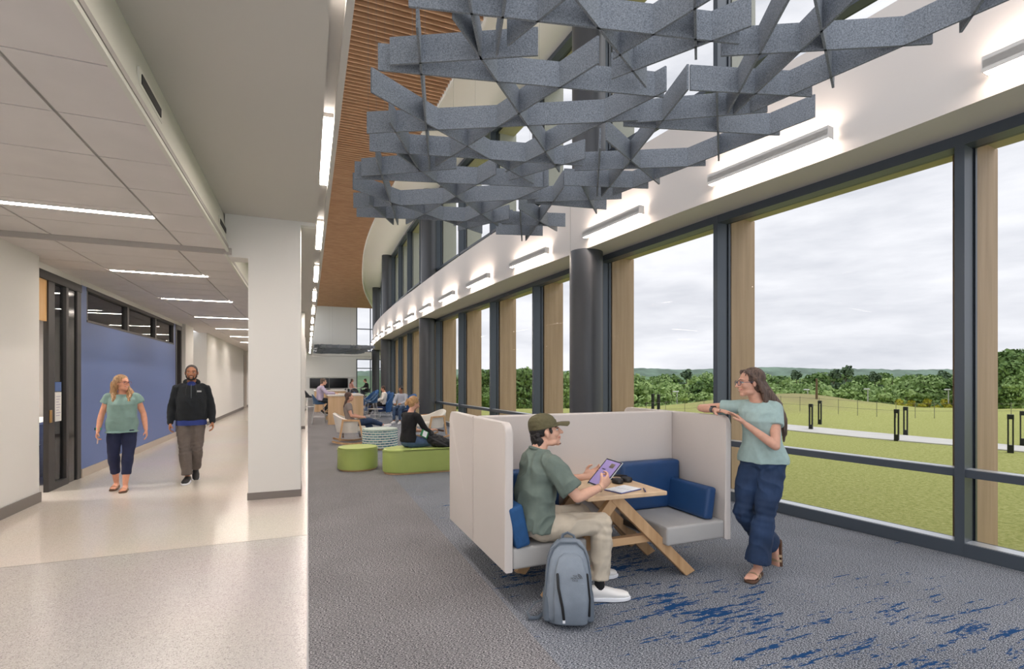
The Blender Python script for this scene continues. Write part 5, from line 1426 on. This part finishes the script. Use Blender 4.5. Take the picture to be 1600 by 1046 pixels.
# ---------------------------------------------------------------- seated man with the tablet
ox, oy = 1.56, 3.36
sk2 = skinmat('light', (220, 172, 148))
shirt = mat('shirt_forest', (106, 119, 111), .85, var=.08, vscale=16, bump=.3, bscale=500)
khaki = mat('khaki_cotton', (198, 186, 168), .85, var=.05, vscale=14, bump=.25, bscale=500)
J = dict(head=W(1.635, 3.38, 1.21), face=(.95, -.27, .20), neck=W(1.58, 3.37, 1.095), chest=W(1.535, 3.36, .84), pelvis=W(1.53, 3.36, .55),
         shR=W(1.59, 3.205, 1.00), shL=W(1.62, 3.53, 1.00), hipR=W(1.55, 3.27, .535), hipL=W(1.55, 3.45, .535),
         elR=W(1.745, 3.10, .775), wrR=W(1.945, 3.12, .825), hdR=(V((.80, .25, .45)), V((-.3, .9, .1)), V((-.45, .0, .85))), curlR=.95, thumbR=.8,
         elL=W(1.78, 3.58, .79), wrL=W(1.985, 3.435, .84), hdL=(V((.80, -.55, .38)), V((-.2, -.55, .5)), V((-.7, .1, .6))), curlL=.6, thumbL=.6,
         knR=W(2.00, 3.185, .545), anR=W(1.955, 3.15, .10), toeR=(.93, -.30, 0),
         knL=W(2.00, 3.49, .545), anL=W(2.10, 3.50, .10), toeL=(.97, -.1, 0))
root, H = person('person', (ox, oy, 0), 0, 'man in olive cap and green shirt seated in the booth holding a tablet', J,
    dict(skin=sk2, vox=.0055, k=1.03, bw=1.0, belly=.02, limb=1.0, leg=1.0, pants=khaki, pease=.012, hem=.062, cut=.88, waist=.2, pw=.010, pfold=.006,
         top=shirt, tease=.016, tlo=-.06, sleeve='short', slen=.78, sw=1.12, tw=.014, loose=True, shoe='slip', shoemat=mat('shoe_white', (232, 230, 228), .6), jaw=1.06))
hc, f, u, r, k = H
blackhair = hairmat('hair_black', (22, 20, 22), (48, 42, 42), (1, 1, 1))
mb = MB()
mb.ell(hc + (-f*.030 + u*.030)*k, r*.079*k, f*.088*k, u*.072*k, 20, 12)
rh = random.Random(3)
for i in range(60):
    a = rh.uniform(-1.5, 1.5); z = rh.uniform(-.085, -.005)
    mb.ell(hc + (r*sin(a)*.066 - f*(.05+cos(a)*.050) + u*z)*k, r*.018*k, f*.018*k, u*.020*k, 8, 6)
for s in (-1, 1): mb.ell(hc + (r*s*.073 + f*.028 + u*.012)*k, r*.007*k, f*.012*k, u*.026*k, 8, 6)
mb.tube([hc + (-r*.055 + f*.068 + u*.030)*k, hc + (f*.086 + u*.034)*k, hc + (r*.055 + f*.068 + u*.030)*k], .008*k, 10)
remesh(mb, 'hair', blackhair, root, .004, 1, .003, (70, 70, 70), 2)
face_bits(root, hc, f, u, r, k, blackhair, (186, 120, 110), (50, 36, 28), smile=.2)
mb = MB(); mb.tube([hc + (-r*.022 + f*.076 - u*.100)*k, hc + (f*.0875 - u*.104)*k, hc + (r*.022 + f*.076 - u*.100)*k], [.003*k, .0065*k, .003*k], 10); mb.build('goatee', mat('stubble', (120, 90, 76), .9), root, smooth=True)
capm = mat('cap_olive', (94, 88, 62), .85, var=.1, vscale=30, bump=.3, bscale=500)
mb = MB(); cu_ = (u*.97 + f*.05).normalized()
mb.loft([(hc + (-f*.012 + u*z)*k + f*o, r*a*k, f*b*k) for z, a, b, o in ((.030, .086, .104, 0), (.034, .089, .107, 0), (.07, .087, .104, -.002), (.10, .078, .092, -.006), (.122, .060, .070, -.010), (.134, .034, .040, -.012), (.138, .010, .012, -.012))], 28)
remesh(mb, 'cap', capm, root, .005, 2, .0015, (30, 30, 30), 1)
mb = MB(); pr = None
for i in range(15):
    a = -1 + 2*i/14
    b0 = hc + (r*.078*sin(a*1.15) + f*(-.012 + .104*cos(a*1.05)) + u*(.036))*k
    tip = hc + (r*.070*sin(a*1.35) + f*(.098 + .086*cos(a*1.1)**.6) + u*(.036 - .016*a*a))*k
    cur = [mb.bm.verts.new(q) for q in (b0 + u*.010, b0*.5+tip*.5 + u*.013, tip + u*.004, tip - u*.004, b0*.5+tip*.5 + u*.004, b0 - u*.003)]
    if pr:
        for q in range(6): mb.bm.faces.new((pr[q], pr[(q+1) % 6], cur[(q+1) % 6], cur[q]))
    else: mb.bm.faces.new(cur[::-1])
    pr = cur
mb.bm.faces.new(pr); mb.build('cap_brim', capm, root, smooth=True, angle=60)
mb = MB(); mb.ell(hc + (f*.082 + u*.082)*k, r*.016*k, f*.004, u*.008*k, 10, 6); mb.build('cap_emblem', MATS['paper'], root, smooth=True)
mb = MB(); mb.ell(hc + (-f*.012 + u*.139)*k, r*.007, f*.007, u*.004, 10, 6); mb.build('cap_button', capm, root, smooth=True)
wr = J['wrR'] if isinstance(J['wrR'], V) else V(J['wrR'])
mb = MB(); dd = (V(J['wrR'])-V(J['elR'])).normalized(); o1 = dd.orthogonal().normalized(); o2 = dd.cross(o1)
pts = [V(J['wrR']) - dd*.012 + (o1*cos(a*pi/8)+o2*sin(a*pi/8))*.0295 for a in range(17)]; mb.tube(pts, .0028, 6, ends=False); mb.build('bead_bracelet', mat('bead_tan', (196, 170, 140), .5), root, smooth=True)
# shirt collar
mb = MB(); nk_ = V(J['neck'])
pts = [nk_ + V((.058*cos(a)-.008, .060*sin(a), -.018 - .020*cos(a))) for a in [radians(q) for q in range(35, 326, 24)]]
mb.tube(pts, .019, 10, flat=.8); mb.build('shirt_collar', shirt, root, smooth=True)
for s in 'RL':
    an = V(J['an'+s]); mb = MB(); mb.tube([an + V((0, 0, -.015)), an + V((-.0, 0, .045))], [.037, .036], 14); mb.build('sock', mat('sock_black', (28, 28, 32), .9), root, smooth=True)

# ---------------------------------------------------------------- walking woman
sk3 = skinmat('rosy', (216, 158, 132))
teal = mat('blouse_teal', (120, 150, 145), .6, var=.06, vscale=12, bump=.1, bscale=300)
navy = mat('navy_capri', (26, 34, 66), .85, var=.15, vscale=9)
J = dict(head=(0, .03, 1.545), face=(-.72, .69, .02), neck=(0, 0, 1.405), chest=(0, .01, 1.20), pelvis=(0, 0, .93),
         shR=(.16, 0, 1.335), shL=(-.16, 0, 1.335), hipR=(.095, 0, .88), hipL=(-.095, 0, .88),
         elR=(.245, -.02, 1.09), wrR=(.27, .07, .865), curlR=.9, thumbR=.7, elL=(-.245, -.03, 1.09), wrL=(-.28, .03, .86), curlL=.5,
         knR=(.10, .03, .50), anR=(.085, -.10, .10), toeR=(.1, 1, -.05), knL=(-.075, .10, .50), anL=(-.05, .14, .09), toeL=(.05, 1, 0))
root, H = person('person', (-2.50, 8.95, 0), radians(188), 'woman with long blonde hair in a teal blouse walking along the corridor', J,
    dict(skin=sk3, vox=.008, k=.97, bw=1.02, bust=.06, belly=.05, hipw=.08, limb=1.04, leg=1.12, neckt=.93, pants=navy, pease=.006, hem=.058, cut=.66, waist=.2, pw=.004,
         top=teal, tease=.014, tlo=-.20, hemw=.20, hemd=.185, sleeve='short', slen=.34, sw=1.15, tw=.007, loose=True, shoe='sandal', straps=((.05, .008), (.10, .010), (.135, .008))))
hc, f, u, r, k = H
bl = hairmat('hair_blonde', (120, 88, 60), (190, 152, 108))
mb = MB(); scalp(mb, hc, f, u, r, k, .012, .015)
fw = V((0, 1, 0)); rt_ = V((1, 0, 0))
for s in (-1, 1):
    for o in (0, .35, .7, 1.0):
        mb.tube([hc + (r*s*.06 + u*.085 - f*.01)*k, hc + (r*s*(.088) + u*.0 - f*(.02+.05*o))*k, hc + V((s*(.085+.03*o), .035*(1-o) - .02, -.15)), hc + V((s*(.080+.045*o), .095*(1-o)-.02*o, -.26)), hc + V((s*(.085+.03*o), .105*(1-o)-.02*o, -.36+.05*o))], [.022*k, .028*k, .034*k, .036*k, .016*k], 10)
remesh(mb, 'hair', bl, root, .008, 3, .005, (50, 50, 5), 2)
face_bits(root, hc, f, u, r, k, bl, (190, 104, 104), smile=1.0)
glasses(root, hc, f, u, r, k, mat('glasses_rose', (150, 90, 90), .3))
mb = MB(); wr = V((.268, .055, .895)); mb.loft([(wr + V((0, -.004, q)), V((.035, 0, 0)), V((0, .030, 0))) for q in (-.014, .014)], 18); mb.build('watch_band', mat('band_green', (60, 190, 150), .5), root, smooth=True)
mb = MB(); mb.obox(wr + V((.034, 0, 0)), V((.006, 0, 0)), V((0, .017, 0)), V((0, 0, .019)), .003); mb.build('watch_face', MATS['watch_black'], root)
ph = empty('phone', (-2.50-.25, 8.95-.13, .76), 0, 'phone in the walking woman\'s hand', 'phone')
mb = MB(); mb.obox((0, 0, 0), (.006, -.035, 0), (-.004, 0, .0), (.0, .02, .07), .001); mb.build('phone_body', mat('phone_rose', (206, 180, 176), .3), ph)

# ---------------------------------------------------------------- walking man
sk4 = skinmat('tan', (168, 116, 88))
hood = mat('hoodie_black', (20, 26, 32), .9, var=.2, vscale=12)
gre = mat('trouser_taupe', (98, 90, 86), .85, var=.08, vscale=14)
J = dict(head=(0, .035, 1.700), face=(.02, 1, .02), neck=(0, 0, 1.545), chest=(0, .015, 1.31), pelvis=(0, 0, 1.00),
         shR=(.178, 0, 1.462), shL=(-.178, 0, 1.462), hipR=(.095, 0, .95), hipL=(-.095, 0, .95),
         elR=(.255, -.04, 1.18), wrR=(.275, .04, .93), curlR=.7, thumbR=.5, elL=(-.255, -.03, 1.18), wrL=(-.28, .06, .93), curlL=.7, thumbL=.5,
         knR=(.09, .12, .53), anR=(.05, .13, .10), toeR=(.15, 1, 0), knL=(-.07, .06, .53), anL=(-.045, -.22, .17), toeL=(-.05, .85, -.5))
root, H = person('person', (-1.69, 9.25, 0), radians(188), 'bearded man in a black zip hoodie walking along the corridor', J,
    dict(skin=sk4, vox=.008, k=1.07, bw=1.04, belly=.05, limb=.98, leg=1.04, pants=gre, pease=.014, hem=.075, cut=.94, waist=.15, pw=.007, pfold=.006, nk=1.1,
         top=hood, topname='hoodie', tease=.020, tlo=-.08, sleeve='long', tw=.007, loose=True, shoe='low', shoemat=mat('shoe_black', (26, 26, 28), .6), jaw=1.1))
hc, f, u, r, k = H
mb = MB(); mb.ell(hc + (-f*.018 + u*.042)*k, r*.077*k, f*.090*k, u*.080*k, 20, 12)
for s in (-1, 1): mb.ell(hc + (r*s*.072 + f*.02 + u*.02)*k, r*.006*k, f*.016*k, u*.04*k, 8, 6)
remesh(mb, 'hair', blackhair, root, .006, 2)
beard = mat('beard_black', (36, 28, 26), .9, var=.2, vscale=60)
mb = MB()
for s in (-1, 1): mb.tube([hc + (r*s*.071 + f*.025 - u*.015)*k, hc + (r*s*.062 + f*.045 - u*.060)*k, hc + (r*s*.038 + f*.075 - u*.092)*k, hc + (f*.090 - u*.104)*k], [.006*k, .010*k, .013*k, .015*k], 10)
mb.tube([hc + (-r*.028 + f*.090 - u*.045)*k, hc + (f*.107 - u*.040)*k, hc + (r*.028 + f*.090 - u*.045)*k], [.004*k, .005*k, .004*k], 8)
for s in (-1, 1): mb.tube([hc + (r*s*.029 + f*.088 - u*.045)*k, hc + (r*s*.026 + f*.084 - u*.085)*k], [.004*k, .010*k], 8)
remesh(mb, 'beard', beard, root, .005, 2)
face_bits(root, hc, f, u, r, k, blackhair, (150, 92, 80), (30, 22, 18), smile=.8)
mb = MB(); 
mb.tube([V((.085*cos(a), -.02-.085*sin(a), 1.555 + .03*sin(a))) for a in [pi*q/12*1.3-.47 for q in range(13)]], .034, 12); remesh(mb, 'hood', hood, root, .008, 3, .003)
mb = MB(); torso_front = .172
mb.tube([(0, .135, 1.515), (0, .170, 1.36), (0, .178, 1.20), (0, .172, 1.06)], .0045, 6); mb.build('zip', mat('zip_steel', (90, 96, 102), .4, metal=.6), root, smooth=True)
for s in (-1, 1):
    mb = MB(); mb.tube([(s*.05, .115, 1.535), (s*.07, .165, 1.44), (s*.068, .178, 1.36)], .003, 6); mb.build('drawstring', MATS['zip_black'], root, smooth=True)
mb = MB(); mb.box(-.135, -.075, .155, .172, 1.40, 1.425, bev=.004); mb.build('chest_emblem', mat('emblem_grey', (200, 204, 208), .6), root)
mb = MB(); mb.loft([(V((0, .012, z)), V((w_, 0, 0)), V((0, d_, 0))) for z, w_, d_ in ((.885, .206, .150), (.93, .208, .152), (1.0, .19, .14))], 28); mb.build('blue_undershirt', mat('royal_blue', (38, 56, 124), .85), root, smooth=True)
mb = MB(); mb.ell((0, .075, 1.515), (.065, 0, 0), (0, .045, 0), (0, 0, .055), 14, 8); mb.build('undershirt_neck', MATS['royal_blue'], root, smooth=True)

# ---------------------------------------------------------------- woman in black on the green bench (seen from behind, turned right)
black = mat('knit_black', (20, 20, 24), .9, var=.15, vscale=12)
def seated(loc, rz, label, S, seat=.45, lean=.0, legs='down', arms=None, face=(0, 1, -.15), hair=None):
    z0 = seat
    J = dict(head=(0, .06+lean*.9, z0+.76), face=face, neck=(0, .0+lean*.75, z0+.615), chest=(0, -.02+lean*.35, z0+.40), pelvis=(0, 0, z0+.10),
             shR=(.175, lean*.65, z0+.55), shL=(-.175, lean*.65, z0+.55), hipR=(.09, .02, z0+.09), hipL=(-.09, .02, z0+.09),
             elR=(.23, .12+lean, z0+.30), wrR=(.12, .34+lean, z0+.25), elL=(-.23, .12+lean, z0+.30), wrL=(-.12, .34+lean, z0+.25), curlR=.6, curlL=.6)
    J['hdR'] = (V((-.3, .9, 0)), V((-.3, 0, -1)), V((-1, 0, .2))); J['hdL'] = (V((.3, .9, 0)), V((.3, 0, -1)), V((1, 0, .2)))
    if legs == 'down': J.update(knR=(.11, .44, z0+.07), anR=(.11, .46, .09), toeR=(.1, 1, 0), knL=(-.11, .44, z0+.07), anL=(-.11, .46, .09), toeL=(-.1, 1, 0))
    elif legs == 'crossed': J.update(knR=(.06, .45, z0+.16), anR=(-.10, .80, z0+.02), toeR=(-.3, .8, .3), knL=(-.08, .44, z0+.04), anL=(-.06, .62, .09), toeL=(0, 1, 0))
    elif legs == 'folded': J.update(knR=(.26, .34, z0+.09), anR=(-.02, .36, z0+.06), toeR=(-1, .2, 0), soleR=(0, .2, -1), knL=(-.26, .34, z0+.09), anL=(.05, .26, z0+.06), toeL=(1, .2, 0), soleL=(0, .2, -1))
    elif legs == 'stool': J.update(knR=(.10, .40, z0+.04), anR=(.08, .28, z0-.36), toeR=(0, 1, -.4), knL=(-.10, .42, z0+.04), anL=(-.08, .10, z0-.30), toeL=(0, .8, -.6))
    if arms: J.update(arms)
    root, H = person('person', loc, rz, label, J, S)
    hc, f, u, r, k = H
    hmt, style = hair
    mb = MB(); scalp(mb, hc, f, u, r, k, .010, .008)
    if style == 'bun': mb.ell(hc + (-f*.125 + u*.0)*k, r*.038*k, f*.045*k, u*.050*k); mb.ell(hc + (-f*.14 - u*.05)*k, r*.03, f*.03, u*.05)
    if style == 'topbun': mb.ell(hc + (-f*.05 + u*.135)*k, r*.04*k, f*.04*k, u*.035*k)
    if style == 'long':
        for s in (-1, 1):
            for o in (0, .5, 1): strands(mb, hc, f, u, r, k, [[(s*.055, .02-.05*o, .09), (s*.085, -.03-.03*o, .0), (s*(.085-.03*o), -.07-.02*o, -.12), (s*.07, -.09-.03*o, -.25), (s*.05, -.10, -.33)]], [.02*k, .03*k, .035*k, .035*k, .015*k])
    remesh(mb, 'hair', hmt, root, S.get('vox', .01), 2, .004, (40, 40, 10), 1)
    face_bits(root, hc, f, u, r, k, hmt, smile=.3)
    return root, J, H
blo2 = hairmat('hair_dark_blonde', (142, 104, 66), (206, 166, 116), (1, 1, .3))
brn = hairmat('hair_dark_brown', (52, 36, 32), (92, 66, 54), (1, 1, .3))
seated((1.62, 8.80, 0), radians(-62), 'woman in a black top with tied blonde hair sitting on the long green bench', dict(skin=sk, vox=.009, k=.96, bw=1.02, bust=.03, leg=1.05, pants=denim_mid, pease=.01, hem=.05, cut=.92, waist=.22, top=black, tease=.010, tlo=-.02, sleeve='half', tw=.005, shoe='flat', shoemat=MATS['shoe_white']),
    seat=.42, lean=.07, legs='folded', face=(.25, .88, -.35), hair=(blo2, 'bun'), arms=dict(elR=(.24, .20, .70), wrR=(.15, .44, .70), elL=(-.24, .20, .70), wrL=(-.10, .42, .66)))
bgk = empty('black_backpack', (2.10, 8.70, .42), radians(-25), 'crumpled black backpack on the green bench beside the woman in black', 'backpack')
mb = MB(); mb.ell((0, 0, .10), (.26, 0, -.06), (0, .15, 0), (.02, 0, .10)); mb.ell((-.16, 0, .18), (.10, 0, .05), (0, .10, 0), (-.04, 0, .10)); mb.ell((.16, .02, .06), (.12, 0, -.03), (0, .12, 0), (0, 0, .06))
remesh(mb, 'bag_body', mat('bag_black', (24, 24, 28), .6, bump=.3, bscale=60), bgk, .01, 3, .02, (10, 10, 10), 4)
mb = MB(); mb.tube([(-.2, -.1, .24), (-.05, -.16, .16), (.12, -.16, .08), (.2, -.12, .03)], .016, 8, flat=.4); mb.build('bag_strap', mat('bag_strap_grey', (50, 50, 54), .7), bgk, smooth=True)
bk = empty('green_booklet', (1.86, 8.62, .66), radians(-30), 'green and white booklet held by the woman in black', 'book')
mb = MB(); mb.obox((0, 0, 0), (.06, 0, -.03), (0, .004, .0), (.02, 0, .055), .001); mb.build('cover', mat('booklet_green', (44, 130, 78), .5), bk)
mb = MB(); mb.obox((.01, -.006, 0), (.035, 0, -.016), (0, .002, 0), (.015, 0, .045)); mb.build('page', MATS['paper'], bk)

# woman in the rocking chair
grey_top = mat('top_grey', (138, 128, 124), .85); lav = mat('shirt_lavender', (184, 174, 200), .8, var=.04, vscale=10)
whitetop = mat('top_white', (226, 222, 216), .85); lt = mat('top_pale_grey', (186, 190, 202), .85)
seated((1.0, 13.3, 0), radians(-94), 'woman with long dark hair and crossed legs sitting in the rocking chair', dict(skin=sk, vox=.011, k=.96, bw=1.0, pants=denim, hem=.05, cut=.9, waist=.2, top=grey_top, tease=.012, tlo=-.04, sleeve='short', slen=.5, tw=.004, shoe='flat', shoemat=MATS['shoe_white']),
    seat=.40, lean=-.10, legs='crossed', face=(0, 1, -.05), hair=(brn, 'long'))
seated((.42, 19.6, 0), radians(-92), 'man in a lavender shirt sitting on a bar stool at the oak table', dict(skin=sk2, vox=.012, k=1.02, bw=1.05, pants=mat('trouser_charcoal', (44, 52, 60), .85), hem=.06, cut=.9, waist=.15, top=lav, tease=.02, tlo=-.04, sleeve='long', tw=.008, shoe='low', shoemat=mat('shoe_dark', (50, 46, 44), .7)),
    seat=.75, lean=.06, legs='stool', face=(0, 1, -.2), hair=(hairmat('hair_greybrown', (70, 58, 52), (110, 92, 80)), 'short'), arms=dict(elR=(.22, .25, 1.08), wrR=(.10, .48, 1.09), elL=(-.22, .25, 1.08), wrL=(-.10, .48, 1.09)))
seated((3.0, 22.15, 0), radians(90), 'woman in white reading in a blue lounge chair', dict(skin=sk3, vox=.014, k=.96, bw=1.0, pants=mat('trouser_black', (34, 32, 36), .85), hem=.05, cut=.9, waist=.2, top=whitetop, tease=.02, tlo=-.04, sleeve='long', tw=.006, shoe='flat', shoemat=MATS['shoe_white']),
    seat=.44, lean=-.06, legs='crossed', face=(.1, 1, -.45), hair=(brn, 'short'))
seated((3.22, 18.9, 0), radians(150), 'woman with a dark top bun in a pale grey top by the windows', dict(skin=sk4, vox=.013, k=.96, bw=1.0, pants=denim_mid, hem=.05, cut=.9, waist=.2, top=lt, tease=.02, tlo=-.04, sleeve='long', tw=.006, shoe='flat', shoemat=MATS['shoe_white']),
    seat=.46, lean=.02, legs='down', face=(.05, 1, -.4), hair=(blackhair, 'topbun'))
seated((2.75, 36.0, 0), radians(-80), 'far woman in pink seated at a tall table near the end wall', dict(skin=sk3, vox=.02, k=.96, bw=1.0, pants=MATS['trouser_black'], hem=.05, cut=.9, waist=.2, top=mat('top_pink', (214, 160, 150), .85), tease=.02, tlo=-.04, sleeve='short', slen=.4, tw=0, shoe='flat', shoemat=MATS['shoe_dark']),
    seat=.75, lean=.0, legs='stool', face=(0, 1, -.2), hair=(brn, 'long'))
seated((3.75, 35.7, 0), radians(85), 'far man in black seated at a tall table near the corner glazing', dict(skin=sk2, vox=.02, k=1.0, bw=1.05, pants=MATS['trouser_black'], hem=.06, cut=.9, waist=.2, top=black, tease=.02, tlo=-.04, sleeve='long', tw=0, shoe='flat', shoemat=MATS['shoe_dark']),
    seat=.75, lean=.08, legs='stool', face=(0, 1, -.2), hair=(brn, 'short'))
stool((2.72, 36.0, 0), radians(10), 'far stool under the woman in pink', MATS['stool_dark'])
stool((3.78, 35.7, 0), radians(175), 'far stool under the man in black', MATS['stool_dark'])
